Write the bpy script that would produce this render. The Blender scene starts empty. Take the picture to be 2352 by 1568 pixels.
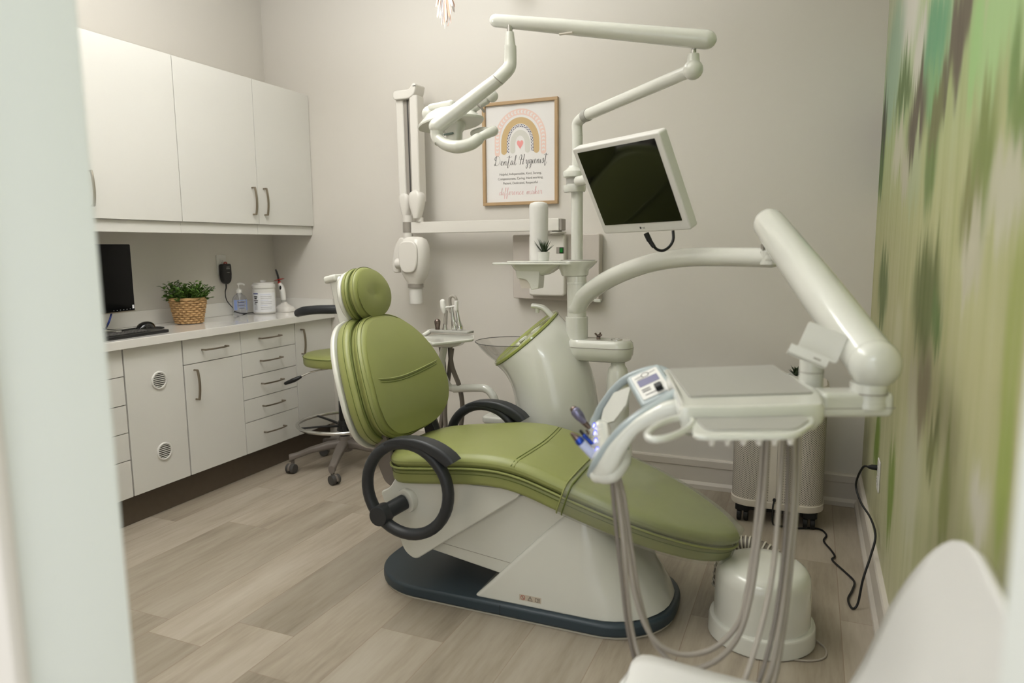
import bpy, bmesh, math, random
from math import sin, cos, pi, radians, sqrt, atan2
from mathutils import Vector, Matrix

random.seed(7)
SC = bpy.context.scene
COL = SC.collection

# ---------------------------------------------------------------- camera
cam_d = bpy.data.cameras.new('camera'); cam = bpy.data.objects.new('camera', cam_d); COL.objects.link(cam)
cam_d.sensor_width = 36.0; cam_d.lens = 36.0 * 1611.3 / 2352; cam_d.clip_start = 0.02
YAW, PITCH, ROLL = 0.4030, 0.13338, -0.00902
_f = Vector((-sin(YAW) * cos(PITCH), cos(YAW) * cos(PITCH), -sin(PITCH)))
_r0 = Vector((cos(YAW), sin(YAW), 0)); _u0 = _r0.cross(_f)
_r = _r0 * cos(ROLL) + _u0 * sin(ROLL); _u = -_r0 * sin(ROLL) + _u0 * cos(ROLL)
cam.matrix_world = Matrix(((_r.x, _u.x, -_f.x, 0), (_r.y, _u.y, -_f.y, 0), (_r.z, _u.z, -_f.z, 1.3249), (0, 0, 0, 1)))
cam_d.dof.use_dof = True; cam_d.dof.focus_distance = 3.1; cam_d.dof.aperture_fstop = 2.2
SC.camera = cam

# ---------------------------------------------------------------- world, view, lights
SC.view_settings.view_transform = 'Standard'; SC.view_settings.look = 'None'
SC.view_settings.gamma = 1.0; SC.view_settings.use_curve_mapping = False
SC.view_settings.exposure = 0.16
W = bpy.data.worlds.new('world'); SC.world = W; W.use_nodes = True
W.node_tree.nodes['Background'].inputs[0].default_value = (0.95, 0.98, 1.0, 1)
W.node_tree.nodes['Background'].inputs[1].default_value = 1.35

def area(name, loc, sx, sy, power, col=(1, 1, 1), rot=(0, 0, 0)):
    d = bpy.data.lights.new(name, 'AREA'); d.shape = 'RECTANGLE'; d.size = sx; d.size_y = sy
    d.energy = power; d.color = col
    o = bpy.data.objects.new(name, d); o.location = loc; o.rotation_euler = rot; COL.objects.link(o); return o
LIGHTS = [(-2.05, 2.40, 10.5), (-1.75, 1.15, 5.0)]
for i, (x, y, p) in enumerate(LIGHTS):
    area('panel_lamp', (x, y, 2.955), 0.60, 1.18, p, (0.98, 0.985, 1.0))
area('hallway_lamp', (-0.3, -1.2, 2.6), 1.2, 0.6, 16, (0.90, 0.97, 1.0))
bf = bpy.data.lights.new('fill_uplight', 'SPOT'); bf.energy = 215; bf.color = (0.95, 0.972, 1.0); bf.spot_size = radians(152); bf.spot_blend = 0.7; bf.shadow_soft_size = 0.12  # added uplight with no fixture, brightens the ceiling and upper walls
bfo = bpy.data.objects.new('fill_uplight', bf); bfo.location = (-1.70, 1.70, 1.90); bfo.rotation_euler = (radians(172), 0, radians(10)); COL.objects.link(bfo)

# ---------------------------------------------------------------- materials
def lin(c):
    c = c / 255.0
    return c / 12.92 if c <= 0.04045 else ((c + 0.055) / 1.055) ** 2.4
def rgb(c): return (lin(c[0]), lin(c[1]), lin(c[2]), 1)
class NT:
    def __init__(s, m): s.t = m.node_tree; s.n = s.t.nodes; s.l = s.t.links
    def add(s, typ, **k):
        n = s.n.new(typ)
        for a, v in k.items(): setattr(n, a, v)
        return n
    def put(s, sock, v):
        if hasattr(v, 'is_output') or isinstance(v, bpy.types.NodeSocket): s.l.new(v, sock)
        else: sock.default_value = v
    def math(s, op, a, b=0.0, c=None, clamp=False):
        n = s.add('ShaderNodeMath', operation=op, use_clamp=clamp)
        s.put(n.inputs[0], a); s.put(n.inputs[1], b)
        if c is not None: s.put(n.inputs[2], c)
        return n.outputs[0]
    def mix(s, f, a, b, blend='MIX'):
        n = s.add('ShaderNodeMix', data_type='RGBA', blend_type=blend)
        s.put(n.inputs[0], f); s.put(n.inputs[6], a); s.put(n.inputs[7], b); return n.outputs[2]
    def ramp(s, f, stops, interp='LINEAR'):
        n = s.add('ShaderNodeValToRGB'); e = n.color_ramp; e.interpolation = interp
        while len(e.elements) < len(stops): e.elements.new(0.5)
        for i, (p, c) in enumerate(stops): e.elements[i].position = p; e.elements[i].color = c
        s.put(n.inputs[0], f); return n.outputs[0]
    def smooth(s, v, a, b, o0=0.0, o1=1.0):
        n = s.add('ShaderNodeMapRange', interpolation_type='SMOOTHSTEP')
        s.put(n.inputs[0], v); n.inputs[1].default_value = a; n.inputs[2].default_value = b
        n.inputs[3].default_value = o0; n.inputs[4].default_value = o1; return n.outputs[0]
    def coord(s, scale=(1, 1, 1)):
        tc = s.add('ShaderNodeTexCoord'); mp = s.add('ShaderNodeMapping'); mp.inputs[3].default_value = scale
        s.l.new(tc.outputs['Object'], mp.inputs[0]); return mp.outputs[0]
    def noise(s, vec, scale, detail=3, rough=0.5):
        n = s.add('ShaderNodeTexNoise'); s.put(n.inputs['Vector'], vec)
        n.inputs['Scale'].default_value = scale; n.inputs['Detail'].default_value = detail; n.inputs['Roughness'].default_value = rough
        return n.outputs[0]
    def bump(s, h, strength, dist=0.002):
        n = s.add('ShaderNodeBump'); n.inputs['Strength'].default_value = strength; n.inputs['Distance'].default_value = dist
        s.put(n.inputs['Height'], h); s.l.new(n.outputs[0], s.n['Principled BSDF'].inputs['Normal'])
MATS = {}
def mat(name, col=None, rough=0.5, metal=0.0, coat=0.0, emis=None, estr=0.0, trans=0.0, ior=1.45, alpha=1.0, vary=0.03, vscale=6.0, bump=0.0, bscale=200.0, sss=0.0, spec=0.5):
    m = bpy.data.materials.new(name); m.use_nodes = True; t = NT(m); p = t.n['Principled BSDF']
    p.inputs['Roughness'].default_value = rough; p.inputs['Metallic'].default_value = metal
    p.inputs['Coat Weight'].default_value = coat; p.inputs['Coat Roughness'].default_value = 0.06
    p.inputs['Transmission Weight'].default_value = trans; p.inputs['IOR'].default_value = ior
    p.inputs['Alpha'].default_value = alpha; p.inputs['Specular IOR Level'].default_value = spec
    if col:
        c = rgb(col); v = t.coord(); n = t.noise(v, vscale, 3)
        a = tuple(max(0, x * (1 - vary)) for x in c[:3]) + (1,); b = tuple(min(1, x * (1 + vary)) for x in c[:3]) + (1,)
        t.l.new(t.mix(n, a, b), p.inputs['Base Color'])
        if bump: t.bump(t.noise(v, bscale, 2), bump)
    if emis:
        p.inputs['Emission Color'].default_value = rgb(emis); p.inputs['Emission Strength'].default_value = estr
    MATS[name] = m; return m

mat('wall_paint', (212, 207, 199), 0.75, bump=0.06, bscale=260, vary=0.012, vscale=1.5)
mat('ceiling_paint', (225, 222, 214), 0.9)
mat('trim_white', (206, 199, 189), 0.4, vary=0.01)
mat('jamb_paint', (226, 228, 222), 0.45, vary=0.01)
mat('cab_white', (218, 216, 210), 0.38, vary=0.012, vscale=2)
mat('cab_side', (150, 143, 132), 0.6)
mat('toe_brown', (88, 77, 65), 0.45, vary=0.12, vscale=30)
mat('quartz', (226, 223, 217), 0.12, coat=0.5, vary=0.03, vscale=4)
mat('nickel', (150, 140, 126), 0.32, metal=1.0, vary=0.05)
mat('chrome', (210, 210, 208), 0.12, metal=1.0, vary=0.02)
mat('gloss_white', (211, 211, 202), 0.16, coat=0.6, vary=0.012, vscale=3)
mat('matte_white', (218, 216, 211), 0.45, vary=0.01)
mat('xray_white', (220, 216, 209), 0.3, coat=0.2, vary=0.012)
mat('xray_grey', (150, 144, 136), 0.4)
mat('pink_white', (196, 188, 180), 0.35, vary=0.01)
mat('leather', (142, 147, 88), 0.36, vary=0.07, vscale=5, bump=0.10, bscale=700)
mat('leather_seam', (98, 108, 50), 0.6)
mat('arm_black', (43, 45, 48), 0.42, vary=0.05)
mat('base_blue', (50, 62, 70), 0.42, vary=0.06, vscale=12)
mat('black_plastic', (18, 18, 19), 0.3, vary=0.05)
mat('screen_black', (10, 10, 10), 0.10, spec=0.18)
mat('black_gloss', (9, 9, 10), 0.06, coat=0.5, vary=0.05)
mat('rubber_black', (14, 14, 14), 0.55)
mat('stool_grey', (112, 104, 97), 0.45)
mat('grey_dark', (70, 68, 66), 0.5)
mat('silicone_grey', (163, 161, 154), 0.42, vary=0.02)
mat('rail_blue', (160, 170, 172), 0.3, coat=0.3, vary=0.02)
mat('teal_dark', (96, 112, 105), 0.5)
mat('hose_grey', (165, 157, 146), 0.42, vary=0.03)
mat('hose_dark', (116, 108, 100), 0.5)
mat('hose_ring', (196, 190, 176), 0.5)
mat('gunmetal', (118, 104, 98), 0.25, metal=0.9)
mat('violet_metal', (124, 122, 148), 0.25, metal=0.6)
mat('handpiece_blue', (196, 202, 236), 0.3)
mat('blue_anod', (50, 80, 180), 0.25, metal=0.7)
mat('led', (240, 240, 255), 0.3, emis=(205, 208, 255), estr=0.8)
mat('led_ring', (40, 60, 235), 0.3, emis=(50, 60, 250), estr=0.7)
mat('green_switch', (10, 100, 30), 0.25, emis=(5, 110, 30), estr=0.12)
mat('paper_white', (226, 223, 221), 0.35, coat=0.3, vary=0.008)
mat('oak', (176, 147, 110), 0.5, vary=0.10, vscale=14)
mat('ink', (38, 34, 34), 0.6)
mat('ink_grey', (110, 106, 104), 0.6)
mat('ink_pink', (226, 180, 182), 0.6)
mat('print_pink', (228, 200, 190), 0.6)
mat('print_tan', (198, 170, 124), 0.5)
mat('print_grey', (206, 204, 196), 0.6)
mat('print_heart', (226, 150, 148), 0.6)
mat('print_navy', (40, 36, 84), 0.6)
mat('leaf', (78, 110, 40), 0.4, vary=0.35, vscale=22)
mat('leaf_dark', (36, 54, 22), 0.45, vary=0.3, vscale=20)
mat('wicker', (186, 150, 104), 0.7, vary=0.16, vscale=40)
mat('wicker_dark', (92, 62, 34), 0.8)
mat('soil', (40, 32, 24), 0.9)
mat('pot_white', (226, 226, 220), 0.3)
mat('label_white', (228, 228, 230), 0.5)
mat('label_blue', (140, 158, 208), 0.5)
mat('label_navy', (34, 52, 120), 0.5)
mat('label_dark', (60, 62, 68), 0.5)
mat('red_plastic', (190, 24, 14), 0.25)
mat('red_ink', (176, 52, 40), 0.5)
mat('sticker', (190, 178, 160), 0.5)
mat('rose_paper', (222, 182, 160), 0.6, vary=0.08, vscale=60)
mat('rose_dark', (196, 140, 110), 0.6)
mat('purifier', (206, 198, 186), 0.4, vary=0.01)
mat('screen_violet', (110, 108, 140), 0.35)
mat('bottle_clear', (246, 248, 255), 0.04, trans=1.0, ior=1.2, vary=0.0)
mat('bulb_diffuser', (250, 248, 240), 0.6, emis=(255, 248, 235), estr=1.6)
mat('bowl_green', (150, 158, 84), 0.08, coat=0.8, vary=0.03)

def plastic_cover():          # clear sleeve over the foot cushion
    m = bpy.data.materials.new('clear_sleeve'); m.use_nodes = True; t = NT(m)
    for n in list(t.n):
        if n.type != 'OUTPUT_MATERIAL': t.n.remove(n)
    out = [n for n in t.n if n.type == 'OUTPUT_MATERIAL'][0]
    tr = t.add('ShaderNodeBsdfTransparent'); df = t.add('ShaderNodeBsdfDiffuse'); gl = t.add('ShaderNodeBsdfGlossy')
    tr.inputs[0].default_value = (0.97, 0.97, 0.97, 1); df.inputs[0].default_value = rgb((176, 178, 160))
    gl.inputs['Roughness'].default_value = 0.28
    nz = t.noise(t.coord(), 5.0, 3); f = t.smooth(nz, 0.3, 0.75, 0.16, 0.34)
    a = t.add('ShaderNodeMixShader'); t.put(a.inputs[0], f); t.l.new(tr.outputs[0], a.inputs[1]); t.l.new(df.outputs[0], a.inputs[2])
    b = t.add('ShaderNodeMixShader'); b.inputs[0].default_value = 0.05
    t.l.new(a.outputs[0], b.inputs[1]); t.l.new(gl.outputs[0], b.inputs[2]); t.l.new(b.outputs[0], out.inputs[0])
    MATS['clear_sleeve'] = m
plastic_cover()
def thin_glass():
    m = bpy.data.materials.new('glass_clear'); m.use_nodes = True; t = NT(m)
    for n in list(t.n):
        if n.type != 'OUTPUT_MATERIAL': t.n.remove(n)
    out = [n for n in t.n if n.type == 'OUTPUT_MATERIAL'][0]
    tr = t.add('ShaderNodeBsdfTransparent'); gl = t.add('ShaderNodeBsdfGlossy'); lw = t.add('ShaderNodeLayerWeight')
    tr.inputs[0].default_value = (0.955, 0.955, 0.95, 1); gl.inputs['Roughness'].default_value = 0.03; lw.inputs[0].default_value = 0.25
    a = t.add('ShaderNodeMixShader'); t.put(a.inputs[0], t.math('MULTIPLY', lw.outputs['Fresnel'], 0.45)); t.l.new(tr.outputs[0], a.inputs[1]); t.l.new(gl.outputs[0], a.inputs[2]); t.l.new(a.outputs[0], out.inputs[0])
    MATS['glass_clear'] = m
thin_glass()

def floor_material():
    m = bpy.data.materials.new('floor_planks'); m.use_nodes = True; t = NT(m); p = t.n['Principled BSDF']
    tc = t.add('ShaderNodeTexCoord'); sp = t.add('ShaderNodeSeparateXYZ'); t.l.new(tc.outputs['Object'], sp.inputs[0])
    X, Y = sp.outputs[0], sp.outputs[1]
    xs = t.math('DIVIDE', t.math('ADD', X, 1.591 + 10 * 0.2485), 0.2485)
    row = t.math('FLOOR', xs); fx = t.math('FRACT', xs)
    wn = t.add('ShaderNodeTexWhiteNoise', noise_dimensions='1D'); t.put(wn.inputs['W'], row)
    ys = t.math('DIVIDE', t.math('ADD', Y, t.math('MULTIPLY', wn.outputs[0], 1.2)), 1.2)
    brd = t.math('FLOOR', ys); fy = t.math('FRACT', ys)
    cb = t.add('ShaderNodeCombineXYZ'); t.put(cb.inputs[0], row); t.put(cb.inputs[1], brd)
    w2 = t.add('ShaderNodeTexWhiteNoise', noise_dimensions='2D'); t.l.new(cb.outputs[0], w2.inputs['Vector'])
    # grain, shifted per board
    cv = t.add('ShaderNodeCombineXYZ')
    t.put(cv.inputs[0], t.math('ADD', X, t.math('MULTIPLY', w2.outputs[0], 7.0)))
    t.put(cv.inputs[1], t.math('MULTIPLY', Y, 0.11)); t.put(cv.inputs[2], w2.outputs[0])
    n1 = t.noise(cv.outputs[0], 9.0, 5, 0.6); n2 = t.noise(cv.outputs[0], 60.0, 4, 0.6); n3 = t.noise(cv.outputs[0], 2.6, 2, 0.5)
    g = t.math('ADD', t.math('ADD', t.math('MULTIPLY', n1, 0.55), t.math('MULTIPLY', n2, 0.25)), t.math('MULTIPLY', n3, 0.35))
    base = t.ramp(g, [(0.38, rgb((132, 121, 107))), (0.52, rgb((162, 151, 134))), (0.62, rgb((174, 164, 148))), (0.78, rgb((186, 178, 163)))])
    tone = t.ramp(w2.outputs[0], [(0.0, (0.74, 0.73, 0.72, 1)), (0.35, (0.87, 0.86, 0.85, 1)), (0.7, (0.94, 0.93, 0.93, 1)), (1.0, (1.02, 1.01, 1.01, 1))])
    c = t.mix(1.0, base, tone, 'MULTIPLY')
    ex = t.math('MINIMUM', fx, t.math('SUBTRACT', 1.0, fx)); ey = t.math('MULTIPLY', t.math('MINIMUM', fy, t.math('SUBTRACT', 1.0, fy)), 6.0)
    e = t.math('MINIMUM', ex, ey)
    gap = t.smooth(e, 0.002, 0.007)
    c = t.mix(gap, rgb((138, 120, 103)), c)
    t.l.new(c, p.inputs['Base Color']); p.inputs['Roughness'].default_value = 0.42
    t.bump(t.math('ADD', t.math('MULTIPLY', gap, 0.6), t.math('MULTIPLY', n2, 0.3)), 0.25, 0.0015)
    MATS['floor_planks'] = m
floor_material()

def mural_material():
    m = bpy.data.materials.new('mural_print'); m.use_nodes = True; t = NT(m); p = t.n['Principled BSDF']
    tc = t.add('ShaderNodeTexCoord'); sp = t.add('ShaderNodeSeparateXYZ'); t.l.new(tc.outputs['Object'], sp.inputs[0])
    Y, Z = sp.outputs[1], sp.outputs[2]
    cv = t.add('ShaderNodeCombineXYZ'); t.put(cv.inputs[0], t.math('MULTIPLY', Y, 11.0)); t.put(cv.inputs[1], t.math('MULTIPLY', Z, 0.7))
    streak = t.noise(cv.outputs[0], 1.0, 6, 0.65)
    cv2 = t.add('ShaderNodeCombineXYZ'); t.put(cv2.inputs[0], t.math('MULTIPLY', Y, 60.0)); t.put(cv2.inputs[1], t.math('MULTIPLY', Z, 1.2))
    fine = t.noise(cv2.outputs[0], 1.0, 3, 0.6)
    zz = t.math('ADD', Z, t.math('MULTIPLY', t.math('SUBTRACT', streak, 0.5), 0.55))
    zz = t.math('ADD', zz, t.math('MULTIPLY', t.math('SUBTRACT', fine, 0.5), 0.12))
    pos = t.add('ShaderNodeCombineXYZ'); t.put(pos.inputs[0], Y); t.put(pos.inputs[1], zz)
    c = t.ramp(t.math('DIVIDE', zz, 2.6), [(0.0, rgb((196, 192, 164))), (0.22, rgb((178, 180, 140))), (0.42, rgb((172, 170, 120))),
                                     (0.56, rgb((168, 174, 118))), (0.66, rgb((150, 176, 112))), (0.78, rgb((168, 196, 150))), (1.0, rgb((200, 204, 190)))])
    band = t.ramp(streak, [(0.35, rgb((140, 146, 84))), (0.5, rgb((180, 178, 136))), (0.66, rgb((196, 192, 164)))])
    c = t.mix(0.4, c, band)
    for y0, z0, ry, rz, col in BLOBS:
        s1 = t.add('ShaderNodeVectorMath', operation='SUBTRACT'); t.l.new(pos.outputs[0], s1.inputs[0]); s1.inputs[1].default_value = (y0, z0, 0)
        s2 = t.add('ShaderNodeVectorMath', operation='MULTIPLY'); t.l.new(s1.outputs[0], s2.inputs[0]); s2.inputs[1].default_value = (1 / ry, 1 / rz, 1)
        s3 = t.add('ShaderNodeVectorMath', operation='LENGTH'); t.l.new(s2.outputs[0], s3.inputs[0])
        c = t.mix(t.smooth(s3.outputs['Value'], 0.6, 1.5, 0.98, 0.0), c, rgb(col))
    c = t.mix(t.smooth(fine, 0.3, 0.7, 0.0, 0.10), c, rgb((206, 202, 180)))
    t.l.new(c, p.inputs['Base Color']); p.inputs['Roughness'].default_value = 0.55
    MATS['mural_print'] = m
BLOBS = [
(2.245,1.875,0.232,0.138,(88,150,108)),(2.266,1.756,0.135,0.075,(120,165,110)),(3.001,2.145,0.333,0.158,(212,210,200)),
(2.587,1.925,0.134,0.088,(200,198,186)),(3.445,2.065,0.326,0.242,(150,178,152)),(2.976,1.862,0.18,0.119,(128,150,108)),
(1.827,1.819,0.09,0.089,(78,64,48)),(1.932,1.756,0.09,0.084,(78,64,48)),(2.035,1.7,0.068,0.055,(82,76,50)),
(1.48,1.711,0.169,0.109,(158,192,128)),(1.684,1.696,0.062,0.099,(150,190,120)),(1.354,1.585,0.033,0.063,(98,132,58)),
(1.298,1.529,0.051,0.08,(105,130,58)),(3.73,1.841,0.12,0.15,(32,38,14)),(3.745,1.666,0.123,0.106,(62,98,22)),
(2.972,1.854,0.24,0.068,(82,108,50)),(2.549,1.71,0.197,0.113,(76,62,48)),(3.036,1.647,0.19,0.085,(190,188,165)),
(2.771,1.559,0.105,0.076,(184,180,160)),(2.504,1.522,0.127,0.102,(168,178,138)),(2.182,1.574,0.095,0.154,(92,118,46)),
(2.148,1.657,0.106,0.07,(98,100,50)),(1.544,1.473,0.098,0.121,(112,128,56)),(1.63,1.391,0.086,0.077,(122,124,70)),
(1.345,1.398,0.128,0.076,(186,184,160)),(1.604,1.29,0.058,0.049,(192,188,168)),(1.564,1.323,0.079,0.073,(182,178,154)),
(3.305,1.145,0.193,0.14,(84,104,40)),(2.117,1.188,0.231,0.133,(84,96,28)),(1.917,1.14,0.074,0.059,(80,108,36)),
(2.041,0.947,0.114,0.115,(126,116,86)),(2.238,0.909,0.087,0.091,(176,172,146)),(1.846,0.84,0.071,0.066,(112,116,62)),
(3.157,0.548,0.108,0.124,(110,136,42)),(2.588,0.512,0.085,0.139,(114,138,46)),(2.164,0.676,0.165,0.183,(184,184,156)),
(1.229,1.171,0.047,0.186,(148,156,84)),(1.216,0.942,0.038,0.122,(142,156,74)),(1.358,0.869,0.067,0.061,(196,192,174)),
(1.655,0.809,0.056,0.108,(140,146,84)),(2.672,0.974,0.1,0.124,(186,184,148))]
mural_material()

# ---------------------------------------------------------------- geometry helpers
def catmull(pts, n, closed=False):
    P = [Vector(p) for p in pts]; out = []; N = len(P)
    segs = N if closed else N - 1
    for i in range(segs):
        if closed: a, b, c, d = P[(i - 1) % N], P[i], P[(i + 1) % N], P[(i + 2) % N]
        else: a, b, c, d = P[max(i - 1, 0)], P[i], P[i + 1], P[min(i + 2, N - 1)]
        for k in range(n):
            t = k / n
            out.append(0.5 * ((2 * b) + (c - a) * t + (2 * a - 5 * b + 4 * c - d) * t * t + (3 * b - a - 3 * c + d) * t ** 3))
    if not closed: out.append(P[-1].copy())
    return out
def rrect(w, h, r, n=5):
    r = min(r, w / 2 - 1e-5, h / 2 - 1e-5); out = []
    for cx, cy, a0 in ((w / 2 - r, h / 2 - r, 0), (-w / 2 + r, h / 2 - r, pi / 2), (-w / 2 + r, -h / 2 + r, pi), (w / 2 - r, -h / 2 + r, 1.5 * pi)):
        for k in range(n + 1):
            a = a0 + pi / 2 * k / n; out.append((cx + r * cos(a), cy + r * sin(a)))
    return out
def ellipse(a, b, n=32, cx=0, cy=0): return [(cx + a * cos(2 * pi * k / n), cy + b * sin(2 * pi * k / n)) for k in range(n)]
def roundpoly(pts, r, n=4):
    out = []; N = len(pts)
    rr = r if isinstance(r, (list, tuple)) else [r] * N
    for i in range(N):
        p0, p1, p2 = Vector(pts[i - 1]), Vector(pts[i]), Vector(pts[(i + 1) % N]); q = rr[i]
        a = (p0 - p1); b = (p2 - p1); la, lb = a.length, b.length; q = min(q, la * 0.45, lb * 0.45)
        if q < 1e-5: out.append(tuple(p1)); continue
        s = p1 + a / la * q; e = p1 + b / lb * q
        for k in range(n + 1):
            t = k / n; v = s * (1 - t) ** 2 + p1 * 2 * t * (1 - t) + e * t * t; out.append(tuple(v))
    return out
def inset(poly, d):
    N = len(poly); out = []
    A = sum(poly[i][0] * poly[(i + 1) % N][1] - poly[(i + 1) % N][0] * poly[i][1] for i in range(N)); sg = 1 if A > 0 else -1
    for i in range(N):
        a, b, c = Vector(poly[i - 1]), Vector(poly[i]), Vector(poly[(i + 1) % N])
        e1 = (b - a); e2 = (c - b)
        if e1.length < 1e-9: e1 = e2
        if e2.length < 1e-9: e2 = e1
        n1 = Vector((-e1.y, e1.x)).normalized() * sg; n2 = Vector((-e2.y, e2.x)).normalized() * sg
        m = (n1 + n2); m = m.normalized() if m.length > 1e-6 else n1
        k = max(0.35, m.dot(n1)); out.append(tuple(b + m * (d / k)))
    return out
def frame(o, x, y):
    o = Vector(o); x = Vector(x).normalized(); y = Vector(y); y = (y - x * y.dot(x)).normalized(); z = x.cross(y)
    return Matrix(((x.x, y.x, z.x, o.x), (x.y, y.y, z.y, o.y), (x.z, y.z, z.z, o.z), (0, 0, 0, 1)))
def T(x, y, z): return Matrix.Translation((x, y, z))
def RZ(a): return Matrix.Rotation(a, 4, 'Z')
def RX(a): return Matrix.Rotation(a, 4, 'X')
def RY(a): return Matrix.Rotation(a, 4, 'Y')

class MB:
    def __init__(s): s.v = []; s.f = []
    def add(s, vs, fs):
        o = len(s.v); s.v += [Vector(v) for v in vs]; s.f += [tuple(i + o for i in f) for f in fs]; return s
    def loft(s, rings, cap=True, closed=True):
        n = len(rings[0]); loop = rings[-1] is rings[0] and len(rings) > 2
        if loop: rings = rings[:-1]; cap = False
        vs = [p for r in rings for p in r]; fs = []; m_ = len(rings)
        for i in range(m_ if loop else m_ - 1):
            o_n = ((i + 1) % m_) * n
            for k in range(n if closed else n - 1):
                k2 = (k + 1) % n; fs.append((i * n + k, i * n + k2, o_n + k2, o_n + k))
        if cap: fs.append(tuple(range(n - 1, -1, -1))); fs.append(tuple((len(rings) - 1) * n + k for k in range(n)))
        return s.add(vs, fs)
    def slab(s, poly, z0, z1, b=0.0, M=None, n=3):
        M = M or Matrix(); rings = []
        if b > 0:
            for k in range(n + 1):
                a = pi / 2 * k / n; rings.append((b * (1 - sin(a)), z0 + b * (1 - cos(a))))
            for k in range(n + 1):
                a = pi / 2 * k / n; rings.append((b * (1 - cos(a)), z1 - b * (1 - sin(a))))
        else: rings = [(0, z0), (0, z1)]
        R = []
        for d, z in rings:
            q = inset(poly, d) if d > 1e-7 else poly
            R.append([M @ Vector((p[0], p[1], z)) for p in q])
        A = sum(poly[i][0] * poly[(i + 1) % len(poly)][1] - poly[(i + 1) % len(poly)][0] * poly[i][1] for i in range(len(poly)))
        if A < 0: R = [r[::-1] for r in R]
        return s.loft(R)
    def box(s, c, size, b=0.0, M=None):
        sx, sy, sz = size; MM = (M or Matrix()) @ T(*c)
        r = max(b, 0.0)
        poly = rrect(sx, sy, r, 2) if r > 0 else [(sx / 2, sy / 2), (-sx / 2, sy / 2), (-sx / 2, -sy / 2), (sx / 2, -sy / 2)]
        return s.slab(poly, -sz / 2, sz / 2, b, MM, 2)
    def aabb(s, x0, x1, y0, y1, z0, z1, b=0.0):
        return s.box(((x0 + x1) / 2, (y0 + y1) / 2, (z0 + z1) / 2), (abs(x1 - x0), abs(y1 - y0), abs(z1 - z0)), b)
    def tube(s, pts, r, n=12, sub=6, closed=False, smooth=True, flat=None, up=None, cap=True, dome=False):
        P = catmull(pts, sub, closed) if smooth and len(pts) > 2 else [Vector(p) for p in pts]
        if isinstance(r, (list, tuple)):
            m = len(P); rs = []
            for i in range(m):
                t = i / (m - 1) * (len(r) - 1); j = min(int(t), len(r) - 2); rs.append(r[j] + (r[j + 1] - r[j]) * (t - j))
        else: rs = [r] * len(P)
        N = len(P); rings = []; nrm = None
        for i in range(N):
            if closed: tg = P[(i + 1) % N] - P[i - 1]
            else: tg = P[min(i + 1, N - 1)] - P[max(i - 1, 0)]
            tg = tg.normalized() if tg.length > 1e-9 else Vector((0, 0, 1))
            if up is not None:
                nrm = Vector(up) - tg * Vector(up).dot(tg); nrm.normalize()
            elif nrm is None:
                a = Vector((0, 0, 1)) if abs(tg.z) < 0.9 else Vector((1, 0, 0)); nrm = (a - tg * a.dot(tg)).normalized()
            else:
                nrm = nrm - tg * nrm.dot(tg); nrm.normalize()
            bn = tg.cross(nrm); fl = flat or 1.0
            rings.append([P[i] + nrm * (rs[i] * fl * cos(2 * pi * k / n)) + bn * (rs[i] * sin(2 * pi * k / n)) for k in range(n)])
            if i == 0: t0 = tg
            t1 = tg
        if dome and not closed:
            def cap_r(ring, c, tg, r0, sgn):
                out = []
                for k in range(1, 5):
                    a = pi / 2 * k / 4.3; out.append([c + (p - c) * cos(a) + tg * sgn * r0 * sin(a) for p in ring])
                return out
            rings = cap_r(rings[0], P[0], t0, rs[0], -1)[::-1] + rings + cap_r(rings[-1], P[-1], t1, rs[-1], 1)
        if closed: rings.append(rings[0]); return s.loft(rings, cap=False)
        return s.loft(rings, cap=cap)
    def cyl(s, p0, p1, r0, r1=None, n=24, b=0.0):
        r1 = r0 if r1 is None else r1; p0 = Vector(p0); p1 = Vector(p1); d = (p1 - p0); L = d.length; d /= L
        if b > 0: pr = [(r0 - b, 0), (r0 - b * 0.3, b * 0.3), (r0, b), (r1, L - b), (r1 - b * 0.3, L - b * 0.3), (r1 - b, L)]
        else: pr = [(r0, 0), (r1, L)]
        return s.lathe(pr, p0, d, n)
    def lathe(s, prof, o, d=(0, 0, 1), n=28, cap=True, sy=1.0, xdir=None):
        d = Vector(d).normalized(); a = Vector(xdir) if xdir else (Vector((1, 0, 0)) if abs(d.x) < 0.9 else Vector((0, 1, 0)))
        x = (a - d * a.dot(d)).normalized(); y = d.cross(x); o = Vector(o)
        rings = [[o + d * h + x * (max(r, 1e-4) * cos(2 * pi * k / n)) + y * (max(r, 1e-4) * sy * sin(2 * pi * k / n)) for k in range(n)] for r, h in prof]
        return s.loft(rings, cap=cap)
    def ball(s, c, r, n=20, M=None):
        r = r if isinstance(r, (list, tuple)) else (r, r, r); R = []
        for i in range(n // 2 + 1):
            a = -pi / 2 + pi * i / (n // 2); ring = []
            for k in range(n):
                q = Vector((r[0] * max(cos(a), 1e-3) * cos(2 * pi * k / n), r[1] * max(cos(a), 1e-3) * sin(2 * pi * k / n), r[2] * sin(a)))
                if M: q = M @ q
                ring.append(Vector(c) + q)
            R.append(ring)
        return s.loft(R)
    def quad(s, a, b, c, d): return s.add([a, b, c, d], [(0, 1, 2, 3)])
    def build(s, name, m, parent=None, flat=False, angle=38, base=None):
        me = bpy.data.meshes.new(name); root = parent
        while root is not None and root.parent is not None: root = root.parent
        if parent is not None: off = root['_loc'] if '_loc' in root else (0, 0, 0); off = Vector(off)
        elif base is not None: off = Vector(base)
        elif s.v:
            off = Vector(((min(v.x for v in s.v) + max(v.x for v in s.v)) / 2, (min(v.y for v in s.v) + max(v.y for v in s.v)) / 2, min(v.z for v in s.v)))
        me.from_pydata([v - off for v in s.v], [], s.f)
        bm = bmesh.new(); bm.from_mesh(me)
        bmesh.ops.recalc_face_normals(bm, faces=bm.faces)
        bm.to_mesh(me); bm.free()
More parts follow.
